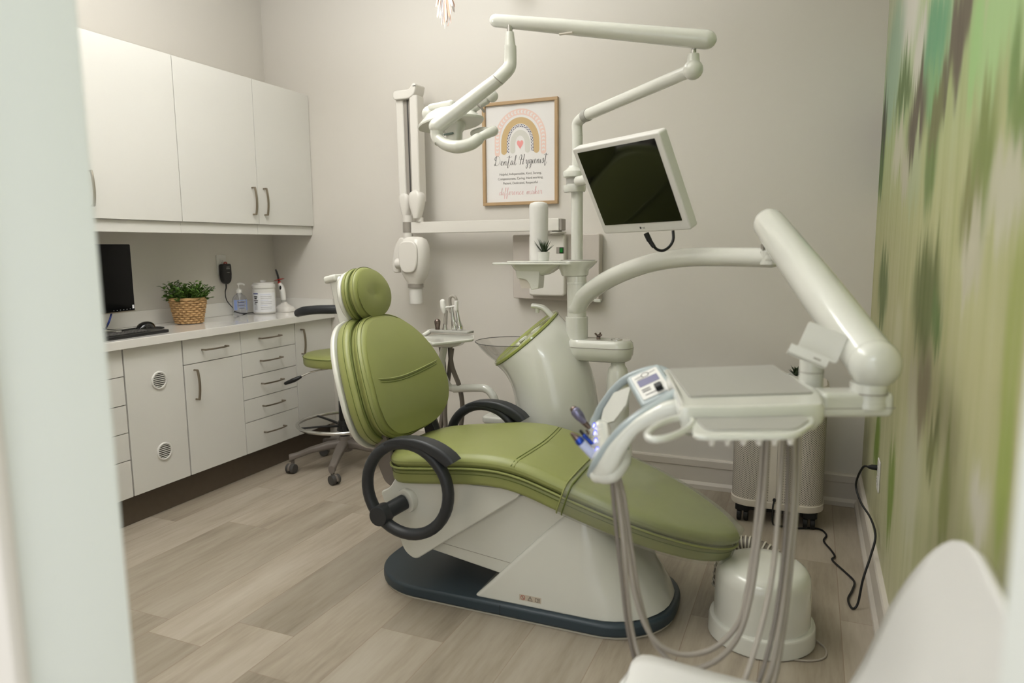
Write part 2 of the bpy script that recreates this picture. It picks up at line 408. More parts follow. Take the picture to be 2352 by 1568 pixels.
        if not flat:
            me.polygons.foreach_set('use_smooth', [True] * len(me.polygons)); me.set_sharp_from_angle(angle=radians(angle))
        me.materials.append(MATS[m] if isinstance(m, str) else m)
        o = bpy.data.objects.new(name, me); COL.objects.link(o)
        if not flat:
            wn = o.modifiers.new('weighted_normals', 'WEIGHTED_NORMAL'); wn.keep_sharp = True; wn.weight = 80
        if parent is not None: o.parent = parent
        else: o.location = off; ROOT[o.name] = tuple(off); o['_loc'] = tuple(off)
        return o
ROOT = {}
def thing(name, label, cat, loc, group=None):
    o = bpy.data.objects.new(name, None); COL.objects.link(o); o.empty_display_size = 0.1
    o.location = loc; o['_loc'] = tuple(loc); o['label'] = label; o['category'] = cat
    if group: o['group'] = group
    return o
def tag(o, label, cat, group=None, kind=None):
    if label: o['label'] = label
    if cat: o['category'] = cat
    if group: o['group'] = group
    if kind: o['kind'] = kind
    return o
def struct(o, label=None):
    o['kind'] = 'structure'
    if label: o['label'] = label
    return o
def copy_tree(o, parent=None):
    c = o.copy(); COL.objects.link(c)
    if parent is not None: c.parent = parent
    for ch in list(o.children): copy_tree(ch, c)
    return c
def text(name, s, size, M, m, parent, shear=0.0, space=1.0, ext=0.0006, width=None):
    cu = bpy.data.curves.new(name, 'FONT'); cu.body = s; cu.size = size; cu.shear = shear; cu.align_x = 'CENTER'; cu.extrude = ext; cu.space_character = space
    to = bpy.data.objects.new(name, cu); COL.objects.link(to); bpy.context.view_layer.update()
    me = bpy.data.meshes.new_from_object(to.evaluated_get(bpy.context.evaluated_depsgraph_get())); bpy.data.objects.remove(to)
    xs = [v.co.x for v in me.vertices]; k = 1.0
    if width and xs: k = width / (max(xs) - min(xs))
    b = MB(); b.add([M @ Vector((v.co.x * k, v.co.y, v.co.z)) for v in me.vertices], [tuple(p.vertices) for p in me.polygons])
    bpy.data.meshes.remove(me)
    return b.build(name, m, parent, flat=True)

# ================================================================ THE ROOM
XL, XR, YB, YF, YO, ZC = -3.419, 0.277, 3.845, 0.520, 0.415, 2.98
O3 = (0, 0, 0)
struct(MB().aabb(XL - 0.1, XR + 0.1, -1.8, YB + 0.1, -0.08, 0.0).build('floor', 'floor_planks', base=O3))
struct(MB().aabb(XL - 0.1, XR + 0.1, YO, YB + 0.1, ZC, ZC + 0.08).build('ceiling', 'ceiling_paint', base=O3))
struct(MB().aabb(XL - 0.1, XL, YO, YB, 0, ZC).build('wall_left', 'wall_paint', base=O3))
struct(MB().aabb(XL - 0.1, XR + 0.1, YB, YB + 0.1, 0, ZC).build('wall_back', 'wall_paint', base=O3))
struct(MB().aabb(XR, XR + 0.1, YO, YB, 0, ZC).build('wall_right', 'mural_print', base=O3))
DL, DR, DH = -0.713, 0.128, 2.15
w = MB(); w.aabb(XL, DL - 0.02, YO + 0.002, YF - 0.002, 0, ZC); w.aabb(DR + 0.02, XR, YO + 0.002, YF - 0.002, 0, ZC); w.aabb(DL - 0.02, DR + 0.02, YO + 0.002, YF - 0.002, DH + 0.02, ZC)
struct(w.build('wall_front', 'wall_paint', base=O3))
# door lining: jambs, head, stop and the outer casing
j = MB(); j.aabb(DL - 0.02, DL, YO - 0.004, YF + 0.012, 0, DH + 0.02, 0.004); j.aabb(DR, DR + 0.02, YO - 0.004, YF + 0.012, 0, DH + 0.02, 0.004); j.aabb(DL, DR, YO - 0.004, YF + 0.012, DH, DH + 0.02, 0.004)
struct(j.build('trim_1', 'jamb_paint', base=O3), 'pale painted door lining seen blurred at the left and right edges')
j = MB(); j.aabb(DL - 0.09, DL + 0.012, YO - 0.022, YO - 0.004, 0, DH + 0.09, 0.005); j.aabb(DR - 0.012, DR + 0.09, YO - 0.022, YO - 0.004, 0, DH + 0.09, 0.005); j.aabb(DL, DR, YO - 0.022, YO - 0.004, DH, DH + 0.09, 0.005)
struct(j.build('trim_2', 'trim_white', base=O3), 'white casing around the doorway on the hallway side')

def baseboard(name, x0, x1, y0, y1, axis, sgn):
    # stepped profile: tall board, a raised bead and a shoe
    prof = [(0, 0), (0.026, 0), (0.026, 0.022), (0.018, 0.034), (0.014, 0.038), (0.014, 0.118), (0.019, 0.124), (0.019, 0.158), (0.015, 0.166), (0, 0.168)]
    a = []; b = []
    for d, z in prof:
        if axis == 'x': a.append((x0, y0 + sgn * d, z)); b.append((x1, y0 + sgn * d, z))
        else: a.append((x0 + sgn * d, y0, z)); b.append((x0 + sgn * d, y1, z))
    return struct(MB().loft([a, b]).build(name, 'trim_white', base=O3, angle=20))
baseboard('baseboard_back', -2.93, XR, YB, YB, 'x', -1)
baseboard('baseboard_right', XR, XR, YF, YB, 'y', -1)
baseboard('baseboard_left', XL, XL, YF, 1.80, 'y', 1)

# ceiling panels
for i, (x, y, p) in enumerate(LIGHTS):
    t = thing('ceiling_light', 'rectangular ceiling light panel ' + ('nearer the back wall' if i == 0 else 'nearer the doorway'), 'ceiling light', (x, y, ZC))
    fr = MB(); 
    for a in (-0.31, 0.31): fr.aabb(x + a - 0.015, x + a + 0.015, y - 0.615, y + 0.615, ZC - 0.02, ZC - 0.0005)
    for a in (-0.6, 0.6): fr.aabb(x - 0.295, x + 0.295, y + a - 0.015, y + a + 0.015, ZC - 0.02, ZC - 0.0005)
    fr.build('frame', 'matte_white', t)
    MB().aabb(x - 0.295, x + 0.295, y - 0.585, y + 0.585, ZC - 0.012, ZC - 0.0005).build('diffuser', 'bulb_diffuser', t)

# ================================================================ CABINETS
XF, XB = -2.9565, -3.4185
Z0, Z1 = 0.15, 0.868
def handle(p, parent, vertical, L=0.16, out=0.034, r=0.0052):
    # arched bar pull standing off a face that looks towards +X
    x, y, z = p; pts = []
    for k in range(9):
        t = -1 + 2 * k / 8; o = out - 0.010 * t * t
        pts.append((x + o, y + (0 if vertical else t * L / 2), z + (t * L / 2 if vertical else 0)))
    b = MB(); b.tube(pts, r, n=8, sub=3, flat=1.5 if vertical else 0.9)
    for q in (pts[0], pts[-1]): b.cyl((x, q[1], q[2]), (x + out - 0.006, q[1], q[2]), 0.0048, n=12)
    return b.build('handle', 'nickel', parent)
def front(name, parent, y0, y1, z0, z1, g=0.0018, x=XF, th=0.019, left=None, right=None):
    return MB().aabb(x - th, x, y0 + (g if left is None else left), y1 - (g if right is None else right), z0 + g, z1 - g, 0.0012).build(name, 'cab_white', parent)
def carcass(parent, y0, y1, z0=Z0, z1=Z1, xf=XF - 0.02, xb=XB):
    return MB().aabb(xb, xf, y0 + 0.0008, y1 - 0.0008, z0, z1).build('body', 'cab_side', parent)
ZD = [0.868, 0.738, 0.602, 0.467, 0.334, 0.150]

t = thing('drawer_cabinet', 'white base cabinet of five drawers at the far left, half hidden by the door frame', 'cabinet', (XF, 2.06, Z0))
carcass(t, 1.835, 2.277)
for i in range(5):
    d = front('drawer', t, 1.835, 2.277, ZD[i + 1], ZD[i], right=0.004)
    handle((XF, 2.02, (ZD[i] + ZD[i + 1]) / 2), d, False)
t = thing('door_cabinet', 'white base cabinet with one tall door carrying two round vents', 'cabinet', (XF, 2.447, Z0))
carcass(t, 2.277, 2.617)
d = front('door', t, 2.277, 2.617, Z0, Z1, left=0.004, right=0.004)
for z in (0.687, 0.325):
    y = 2.465
    v = MB(); R = []
    for rr, h in ((0.046, 0.0), (0.046, 0.003), (0.043, 0.006), (0.038, 0.006), (0.036, 0.003), (0.036, 0.0006)):
        R.append([(XF + h, y + rr * cos(2 * pi * k / 36), z + rr * sin(2 * pi * k / 36)) for k in range(36)])
    v.loft(R, cap=False)
    vv = v.build('vent', 'matte_white', d)
    MB().cyl((XF + 0.0004, y, z), (XF + 0.0008, y, z), 0.0362, n=36).build('opening', 'grey_dark', vv)
    s = MB()
    for k in range(-3, 4):
        dz = k * 0.0098; hw = sqrt(0.0362 ** 2 - dz * dz)
        s.add([(XF + 0.0008, y - hw, z + dz - 0.0026), (XF + 0.0008, y + hw, z + dz - 0.0026), (XF + 0.005, y + hw, z + dz + 0.0012), (XF + 0.005, y - hw, z + dz + 0.0012),
               (XF + 0.0008, y - hw, z + dz + 0.0024), (XF + 0.0008, y + hw, z + dz + 0.0024)], [(0, 1, 2, 3), (3, 2, 5, 4)])
    s.build('louvres', 'matte_white', vv)
t = thing('drawer_and_door_cabinet', 'white base cabinet with one drawer above one door', 'cabinet', (XF, 2.82, Z0))
carcass(t, 2.617, 3.018)
d = front('drawer', t, 2.617, 3.018, 0.736, Z1, left=0.004); handle((XF, 2.822, 0.802), d, False)
d = front('door', t, 2.617, 3.018, Z0, 0.736, left=0.004, right=0.003); handle((XF, 2.682, 0.625), d, True, L=0.155)
t = thing('drawer_cabinet', 'white base cabinet with a full stack of five handled drawers beside the stool', 'cabinet', (XF, 3.25, Z0))
carcass(t, 3.018, 3.475)
for i in range(5):
    d = front('drawer', t, 3.018, 3.475, ZD[i + 1], ZD[i], right=0.003)
    handle((XF, 3.245, (ZD[i] + ZD[i + 1]) / 2 + 0.008), d, False, L=0.165)
t = thing('door_cabinet', 'white corner base cabinet with one door behind the green stool', 'cabinet', (XF, 3.66, Z0))
carcass(t, 3.475, YB - 0.001)
d = front('door', t, 3.475, YB - 0.001, Z0, Z1, left=0.003); handle((XF, 3.53, 0.745), d, True, L=0.155)
o = MB().aabb(XB, XF - 0.05, 1.835, YB - 0.001, 0.0005, Z0 - 0.0005).build('toe_kick', 'toe_brown'); tag(o, 'dark brown recessed plinth board running under the base cabinets', 'toe kick')

# worktop with upstand
t = thing('worktop', 'long white glossy stone worktop with upstand along two walls', 'worktop', (-3.18, 2.84, Z1 + 0.002))
MB().aabb(XB, XF + 0.03, 1.83, YB - 0.001, Z1 + 0.002, 0.913, 0.004).build('slab', 'quartz', t)
MB().aabb(XB, XB + 0.016, 1.83, YB - 0.001, 0.913, 0.995, 0.002).build('upstand', 'quartz', t)
MB().aabb(XB + 0.016, XF + 0.03, YB - 0.017, YB - 0.001, 0.913, 0.995, 0.002).build('upstand', 'quartz', t)

# wall cabinets
XU = -3.066
def wall_cabinet(label, y0, y1, hy):
    t = thing('wall_cabinet', label, 'cabinet', (XU, (y0 + y1) / 2, 1.417), )
    MB().aabb(XB, XU - 0.02, y0 + 0.0008, y1 - 0.0008, 1.475, 2.316).build('body', 'cab_white', t)
    d = front('door', t, y0, y1, 1.474, 2.318, x=XU)
    handle((XU, hy, 1.610), d, True, L=0.155)
    MB().aabb(XU - 0.034, XU - 0.016, y0 + 0.0008, y1 - 0.0008, 1.4155, 1.4745, 0.001).build('valance', 'cab_white', t)
    return t
wall_cabinet('leftmost white wall cabinet, its handle beside the blurred door frame', 2.205, 2.775, 2.262)
wall_cabinet('middle white wall cabinet with its handle at the right', 2.775, 3.339, 3.292)
wall_cabinet('white wall cabinet against the back wall, handle at its left', 3.339, YB - 0.001, 3.388)

# ================================================================ THINGS ON THE WORKTOP
ZT = 0.9135
# computer monitor, turned towards the room
MD = frame((-3.19, 2.55, 1.19), (-0.19, 0.98, 0), (0, 0, 1))     # x = along the width, y = up, z = out of the screen (+X side)
t = thing('computer_monitor', 'black computer monitor standing on the worktop', 'monitor', (-3.22, 2.35, ZT))
MM = MD @ T(-0.235, 0, 0)
MB().slab(rrect(0.47, 0.335, 0.006), -0.03, 0.0, 0.003, MM).build('housing', 'screen_black', t)
b = MB(); MI = MM @ T(0, 0.010, 0.0012)
o_ = rrect(0.47, 0.335, 0.004, 2); 
sc_ = MB().slab(rrect(0.426, 0.268, 0.002, 2), -0.0005, 0.0012, 0.0, MI).build('screen', 'screen_black', t)
b = MB(); b.box((0, -0.168, -0.012), (0.47, 0.004, 0.026), 0, MM); b.build('lower_trim', 'nickel', t)
b = MB()
for k in range(6): b.box((0.20 - 0.022 * k, -0.158, 0.001), (0.004, 0.0015, 0.001), 0, MM)
b.box((0.222, -0.148, 0.001), (0.012, 0.018, 0.0006), 0, MM)
b.build('buttons', 'label_white', t)
b = MB(); b.box((0, -0.20, -0.03), (0.07, 0.12, 0.02), 0.006, MM); b.slab(ellipse(0.12, 0.075), 0, 0.010, 0.004, T(-3.215, 2.325, ZT + 0.0005) @ RZ(pi / 2)); b.build('stand', 'black_plastic', t)
MB().tube([MM @ Vector((0.10, -0.165, -0.02)), MM @ Vector((0.06, -0.22, -0.012)), (-3.25, 2.40, ZT + 0.018), (-3.29, 2.30, ZT + 0.006), (-3.34, 2.2, ZT + 0.005)], 0.0045).build('cable', 'label_navy', t)

# keyboard
KX, KY = -3.055, 2.36
t = thing('keyboard', 'low black keyboard on the worktop in front of the monitor', 'keyboard', (KX, KY, ZT))
KM = T(KX, KY, ZT + 0.0006) @ RZ(radians(3))
MB().slab(rrect(0.15, 0.44, 0.016), 0, 0.014, 0.004, KM).build('body', 'black_plastic', t)
for r in range(5):
    for c in range(15):
        if r == 4 and c in (4, 5, 7, 8): continue
        wd = 0.110 if (r == 4 and c == 6) else 0.0155
        MB().slab(rrect(0.0155, wd, 0.002, 1), 0.014, 0.0185, 0.001, KM @ T(-0.045 + 0.0195 * r, -0.150 + 0.0195 * c, 0), 1).build('key', 'grey_dark', t)
# mouse pad, mouse
tag(MB().slab(ellipse(0.085, 0.11, 36), 0.0004, 0.004, 0.0015, T(-3.235, 2.625, ZT)).build('mouse_pad', 'rubber_black'), 'thin round black mouse pad under the mouse', 'mouse pad')
t = thing('computer_mouse', 'black computer mouse on its pad', 'mouse', (-3.225, 2.63, ZT + 0.004))
b = MB(); rings = []
for k in range(13):
    s_ = -1 + k / 6; wv = 0.031 * max(0.02, (1 - abs(s_) ** 2.6)) ** 0.5; h = 0.037 * max(0.0, 1 - abs(s_ - 0.1) ** 2.2) ** 0.6 if abs(s_ - 0.1) < 1 else 0.0
    h = max(h, 0.004)
    rings.append([(-3.225 + wv * cos(a), 2.63 + s_ * 0.056, ZT + 0.0045 + max(0, h * sin(a))) for a in [2 * pi * q / 20 for q in range(20)]])
b.loft(rings); b.build('body', 'black_gloss', t)
MB().tube([(-3.225, 2.585, ZT + 0.012), (-3.23, 2.52, ZT + 0.010), (-3.26, 2.46, ZT + 0.014), (-3.30, 2.42, ZT + 0.03), (-3.33, 2.37, ZT + 0.034), (-3.36, 2.33, ZT + 0.01), (-3.37, 2.25, ZT + 0.006)], 0.0022, n=8).build('cable', 'rubber_black', t)

# basket plant
def leaf(b, p, d, L, wd, curl=0.2, roll=0.0):
    d = Vector(d).normalized(); up = Vector((0, 0, 1)); s_ = d.cross(up)
    if s_.length < 1e-3: s_ = Vector((1, 0, 0))
    s_.normalize(); s_ = Matrix.Rotation(roll, 3, d) @ s_; n = s_.cross(d)
    prof = [(0, 0.08), (0.25, 0.75), (0.5, 1.0), (0.75, 0.75), (1.0, 0.05)]; vs = []; fs = []
    for t_, w_ in prof:
        c = Vector(p) + d * (L * t_) - n * (curl * L * t_ * t_)
        vs += [c - s_ * wd * w_ / 2 + n * wd * 0.12 * w_, c - n * 0.0004, c + s_ * wd * w_ / 2 + n * wd * 0.12 * w_]
    for i in range(4):
        a = i * 3; fs += [(a, a + 1, a + 4, a + 3), (a + 1, a + 2, a + 5, a + 4)]
    b.add(vs, fs)
px, py = -3.245, 2.935
t = thing('potted_plant', 'small leafy green plant in a woven straw basket on the worktop', 'plant', (px, py, ZT))
b = MB(); NB = 15; H = 0.142
def br(z): return 0.066 + (0.094 - 0.066) * (z / H)
rows = 11
for r in range(rows):
    z = ZT + 0.0085 + r * (H - 0.0145) / (rows - 1)
    pts = []
    for k in range(NB * 2):
        a = 2 * pi * (k + (r % 2)) / (NB * 2); rr = br(z - ZT) + (0.0048 if k % 2 == 0 else -0.0042); pts.append((px + rr * cos(a), py + rr * sin(a), z + random.uniform(-0.001, 0.001)))
    b.tube(pts, 0.0066, n=8, sub=3, closed=True, flat=0.95)
b.tube([(px + br(H) * cos(2 * pi * k / 30), py + br(H) * sin(2 * pi * k / 30), ZT + H) for k in range(30)], 0.006, n=8, sub=1, closed=True)
bk = b.build('basket', 'wicker', t)
MB().lathe([(0.0, 0.001), (0.062, 0.001), (0.090, H - 0.02), (0.0, H - 0.018)], (px, py, ZT)).build('lining', 'wicker_dark', bk)
b = MB(); bs = MB(); rnd = random.Random(3)
for k in range(95):
    a = rnd.uniform(0, 2 * pi); r0 = 0.07 * sqrt(rnd.random()); el = rnd.uniform(0.55, 1.5)
    if k < 16: el = rnd.uniform(0.25, 0.6)
    d = Vector((cos(a) * cos(el), sin(a) * cos(el), sin(el))); L = rnd.uniform(0.065, 0.125) * (0.62 if el < 0.7 else 1.0)
    p0 = Vector((px + r0 * cos(a), py + r0 * sin(a), ZT + H - 0.02)); p1 = p0 + d * L; pm = (p0 + p1) / 2 + Vector((0, 0, 0.008))
    bs.tube([p0, pm, p1], 0.0013, n=5, sub=3)
    for q in range(9):
        s_ = 0.25 + 0.75 * q / 8; c = p0 * (1 - s_) + p1 * s_; a2 = rnd.uniform(0, 2 * pi)
        dd = (d * 0.6 + Vector((cos(a2), sin(a2), rnd.uniform(-0.2, 0.6)))).normalized(); leaf(b, c, dd, rnd.uniform(0.016, 0.025), rnd.uniform(0.014, 0.021), 0.15, rnd.uniform(-0.6, 0.6))
b.build('foliage', 'leaf', t); bs.build('stem', 'leaf_dark', t)
MB().cyl((px, py, ZT + H - 0.03), (px, py, ZT + H - 0.018), 0.086, n=30).build('soil', 'soil', t)

# wall outlets
def outlet(label, M, loc):
    t = thing('wall_outlet', label, 'outlet', loc)
    MB().slab(rrect(0.077, 0.123, 0.005), 0.0003, 0.006, 0.003, M).build('plate', 'matte_white', t)
    for s_ in (-1, 1):
        c = MB().slab(roundpoly([(-0.0175, 0.010), (-0.0125, 0.0165), (0.0125, 0.0165), (0.0175, 0.010), (0.0175, -0.010), (0.0125, -0.0165), (-0.0125, -0.0165), (-0.0175, -0.010)], 0.004), 0.006, 0.0085, 0.001, M @ T(0, s_ * 0.021, 0)).build('socket', 'matte_white', t)
        h = MB(); h.box((-0.0065, s_ * 0.021 + 0.003, 0.0086), (0.002, 0.009, 0.0006), 0, M); h.box((0.0065, s_ * 0.021 + 0.003, 0.0086), (0.002, 0.007, 0.0006), 0, M)
        h.cyl(M @ Vector((0, s_ * 0.021 - 0.008, 0.0083)), M @ Vector((0, s_ * 0.021 - 0.008, 0.009)), 0.0026, n=10); h.build('slots', 'grey_dark', c)
    return t
OM = frame((XL, 3.366, 1.233), (0, 1, 0), (0, 0, 1))
outlet('white wall outlet above the worktop with a black adapter in it', OM, (XL, 3.366, 1.17))
# black power adapter hanging on the outlet
t = thing('power_adapter', 'black power adapter with a pink tie plugged in above the worktop', 'adapter', (XL + 0.03, 3.39, 1.12))
AM = frame((XL + 0.0105, 3.372, 1.178), (0, 1, 0), (0, 0, 1))
MB().slab(roundpoly([(-0.036, 0.060), (0.036, 0.060), (0.038, -0.012), (0.030, -0.052), (0, -0.070), (-0.030, -0.052), (-0.038, -0.012)], [0.012, 0.012, 0.02, 0.02, 0.03, 0.02, 0.02]), 0, 0.034, 0.006, AM).build('body', 'black_plastic', t)
b = MB()
for z_, w_, h_ in ((0.040, 0.024, 0.004), (0.030, 0.028, 0.005), (0.006, 0.010, 0.004), (0.006, 0.026, 0.002)): b.box((0.006, z_, 0.0343), (w_, h_, 0.0004), 0, AM)
b.build('print', 'silicone_grey', t)
MB().tube([AM @ Vector((0.006 + 0.011 * cos(a), 0.064 + 0.006 * sin(a), 0.014)) for a in [2 * pi * k / 8 for k in range(8)]], 0.0035, closed=True, n=8).build('pink_tie', 'red_ink', t)['label'] = 'pink plastic tie'
MB().tube([AM @ Vector((0, -0.066, 0.015)), AM @ Vector((0, -0.09, 0.014)), (XL + 0.032, 3.355, 1.06), (XL + 0.03, 3.365, 1.01), (XL + 0.035, 3.40, 0.965), (XL + 0.04, 3.43, 0.935), (XL + 0.05, 3.47, ZT + 0.005), (-3.35, 3.55, ZT + 0.004), (-3.34, 3.66, ZT + 0.004)], [0.0042, 0.0042] + [0.0028] * 7, n=8).build('cord', 'rubber_black', t)

# sanitiser bottle
bx, by = -3.335, 3.418
t = thing('sanitizer_bottle', 'clear pump bottle of hand sanitizer on the worktop', 'bottle', (bx, by, ZT))
prof = [(0.0, 0.001), (0.040, 0.001), (0.044, 0.006), (0.044, 0.090), (0.042, 0.105), (0.032, 0.122), (0.018, 0.133), (0.014, 0.138), (0.014, 0.146)]
MB().lathe(prof, (bx, by, ZT), n=36, sy=0.72, xdir=(0.55, 0.84, 0)).build('bottle_body', 'bottle_clear', t)
b = MB(); b.cyl((bx, by, ZT + 0.140), (bx, by, ZT + 0.162), 0.018, n=26, b=0.002); b.cyl((bx, by, ZT + 0.162), (bx, by, ZT + 0.168), 0.011); b.cyl((bx, by, ZT + 0.168), (bx, by, ZT + 0.192), 0.004)
b.tube([(bx - 0.006, by - 0.002, ZT + 0.194), (bx + 0.010, by + 0.004, ZT + 0.198), (bx + 0.030, by + 0.010, ZT + 0.196), (bx + 0.036, by + 0.012, ZT + 0.188)], [0.008, 0.0075, 0.005, 0.0045], n=12); b.cyl((bx, by, ZT + 0.02), (bx, by, ZT + 0.141), 0.0038, n=10)
b.cyl((bx, by, ZT + 0.112), (bx, by, ZT + 0.141), 0.008, n=14); b.build('pump', 'matte_white', t)
def wrap(name, m, r, sy, a0, a1, z0, z1, parent, c, xd, off=0.0006, n=16):
    x = Vector(xd).normalized(); y = Vector((0, 0, 1)).cross(x); vs = []; fs = []
    for k in range(n + 1):
        a = a0 + (a1 - a0) * k / n; p = Vector(c) + x * ((r + off) * cos(a)) + y * ((r + off) * sy * sin(a)); vs += [(p.x, p.y, z0), (p.x, p.y, z1)]
    for k in range(n): fs.append((2 * k, 2 * k + 2, 2 * k + 3, 2 * k + 1))
    return MB().add(vs, fs).build(name, m, parent)
xd = (0.55, 0.84, 0); cc = (bx, by, 0)
lb = wrap('label', 'label_blue', 0.044, 0.72, radians(-150), radians(-120), ZT + 0.034, ZT + 0.098, t, cc, xd)
wrap('label', 'label_blue', 0.044, 0.72, radians(-42), radians(-8), ZT + 0.030, ZT + 0.098, t, cc, xd)
wrap('label', 'label_white', 0.044, 0.72, radians(-8), radians(12), ZT + 0.022, ZT + 0.040, t, cc, xd)
for k, (a0, a1, z_, h_) in enumerate(((-118, -50, 0.092, 0.005), (-112, -60, 0.080, 0.004), (-118, -46, 0.070, 0.003), (-108, -58, 0.062, 0.003), (-112, -52, 0.052, 0.004), (-105, -62, 0.044, 0.003))):
    wrap('print', 'label_blue' if k % 2 == 0 else 'label_navy', 0.044, 0.72, radians(a0), radians(a1), ZT + z_, ZT + z_ + h_, lb, cc, xd)

# wipes canister
cx, cy = -3.265, 3.560
t = thing('wipes_canister', 'white plastic canister of wipes with a wipe poking from the lid', 'canister', (cx, cy, ZT))
MB().lathe([(0.0, 0.001), (0.062, 0.001), (0.069, 0.008), (0.070, 0.155), (0.067, 0.162), (0.067, 0.168)], (cx, cy, ZT), n=44).build('body', 'matte_white', t)
ld = MB().lathe([(0.0715, 0.166), (0.0725, 0.168), (0.0725, 0.184), (0.069, 0.188), (0.064, 0.189), (0.064, 0.197), (0.061, 0.199), (0.0, 0.199)], (cx, cy, ZT), n=44).build('lid', 'matte_white', t)
b = MB(); rnd = random.Random(5)
for k in range(7):
    a = rnd.uniform(0, 2 * pi); leaf(b, (cx + 0.006 * cos(a), cy + 0.006 * sin(a), ZT + 0.197), (cos(a) * 0.8, sin(a) * 0.8, 1.2), 0.024, 0.016, 0.1, rnd.uniform(-1, 1))
b.build('wipe', 'paper_white', t)
xd = (1, 0, 0); cc = (cx, cy, 0)
A = lambda d: radians(d)
lb = wrap('label', 'label_white', 0.070, 1, A(-140), A(20), ZT + 0.014, ZT + 0.138, t, cc, xd)
wrap('label_stripe', 'label_navy', 0.070, 1, A(-112), A(-78), ZT + 0.128, ZT + 0.135, lb, cc, xd, 0.0012)
for k, (a0, a1, z_, h_) in enumerate(((-106, -82, 0.108, 0.008), (-104, -86, 0.096, 0.009), (-108, -80, 0.084, 0.006), (-102, -82, 0.072, 0.007), (-106, -90, 0.064, 0.004))):
    wrap('print', 'ink', 0.070, 1, A(a0), A(a1), ZT + z_, ZT + z_ + h_, lb, cc, xd, 0.0012)
for k in range(9): wrap('print', 'label_dark' if k % 3 else 'label_blue', 0.070, 1, A(-66), A(-66 + (52, 60, 56, 40, 60, 58, 34, 60, 55)[k]), ZT + 0.124 - 0.0115 * k, ZT + 0.1253 - 0.0115 * k, lb, cc, xd, 0.001)
for k in range(6): wrap('print', 'label_dark', 0.070, 1, A(-104), A(-84), ZT + 0.060 - 0.006 * k, ZT + 0.0612 - 0.006 * k, lb, cc, xd, 0.001)

# curing light on its charger
cx, cy = -3.235, 3.712
t = thing('curing_light', 'white cordless curing light with red shield standing in its charger', 'curing light', (cx, cy, ZT))
b = MB(); b.slab(rrect(0.14, 0.10, 0.03), 0.0008, 0.006, 0.002, T(cx, cy, ZT)); b.loft([[(cx + s_ * p[0], cy + s_ * p[1], ZT + h) for p in rrect(0.135, 0.097, 0.035)] for s_, h in ((1, 0.006), (0.98, 0.018), (0.86, 0.032), (0.62, 0.040), (0.36, 0.050), (0.27, 0.060), (0.25, 0.064))])
b.build('charging_base', 'xray_white', t)
b = MB(); b.tube([(cx - 0.004, cy, ZT + 0.066), (cx - 0.005, cy, ZT + 0.10), (cx - 0.010, cy, ZT + 0.14), (cx - 0.020, cy - 0.002, ZT + 0.170), (cx - 0.028, cy - 0.004, ZT + 0.188)], [0.016, 0.0175, 0.018, 0.0165, 0.010], n=18, dome=True); hb = b.build('handpiece', 'matte_white', t)
MB().cyl((cx - 0.004, cy, ZT + 0.062), (cx - 0.004, cy, ZT + 0.078), 0.0178, n=22).build('collar', 'silicone_grey', hb)
MB().ball((cx - 0.012, cy - 0.0150, ZT + 0.158), (0.008, 0.005, 0.016)).build('button', 'black_plastic', hb)
MB().cyl((cx - 0.028, cy - 0.004, ZT + 0.186), (cx - 0.031, cy - 0.005, ZT + 0.202), 0.0105, 0.0085, n=18).build('nozzle', 'red_ink', hb)
q = MB().ball((cx - 0.028, cy - 0.005, ZT + 0.212), (0.038, 0.030, 0.0025), n=28, M=RY(radians(-14))).build('shield', 'red_plastic', t); q['label'] = 'red oval eye shield'
MB().tube([(cx - 0.031, cy - 0.005, ZT + 0.205), (cx - 0.040, cy - 0.006, ZT + 0.25), (cx - 0.050, cy - 0.007, ZT + 0.276)], [0.007, 0.0068, 0.0055], n=14, dome=True).build('tip', 'black_plastic', t)

# ================================================================ BACK WALL
# framed print
t = thing('framed_print', 'rainbow and lettering print in a thin oak frame on the back wall', 'picture', (-1.574, YB - 0.01, 1.57))
FM = frame((-1.574, YB - 0.0005, 1.8615), (1, 0, 0), (0, 0, 1))          # local z points at the room (-Y)
FW_, FH_ = 0.466, 0.585
b = MB()
for (c_, s_) in (((0, FH_ / 2 - 0.009), (FW_, 0.018)), ((0, -FH_ / 2 + 0.009), (FW_, 0.018)), ((-FW_ / 2 + 0.009, 0), (0.018, FH_ - 0.036)), ((FW_ / 2 - 0.009, 0), (0.018, FH_ - 0.036))):
    b.box((c_[0], c_[1], 0.0125), (s_[0], s_[1], 0.025), 0.0015, FM)
b.build('frame', 'oak', t)
pr = MB().box((0, 0, 0.006), (FW_ - 0.034, FH_ - 0.034, 0.004), 0, FM).build('print', 'paper_white', t)
PZ = 0.0083
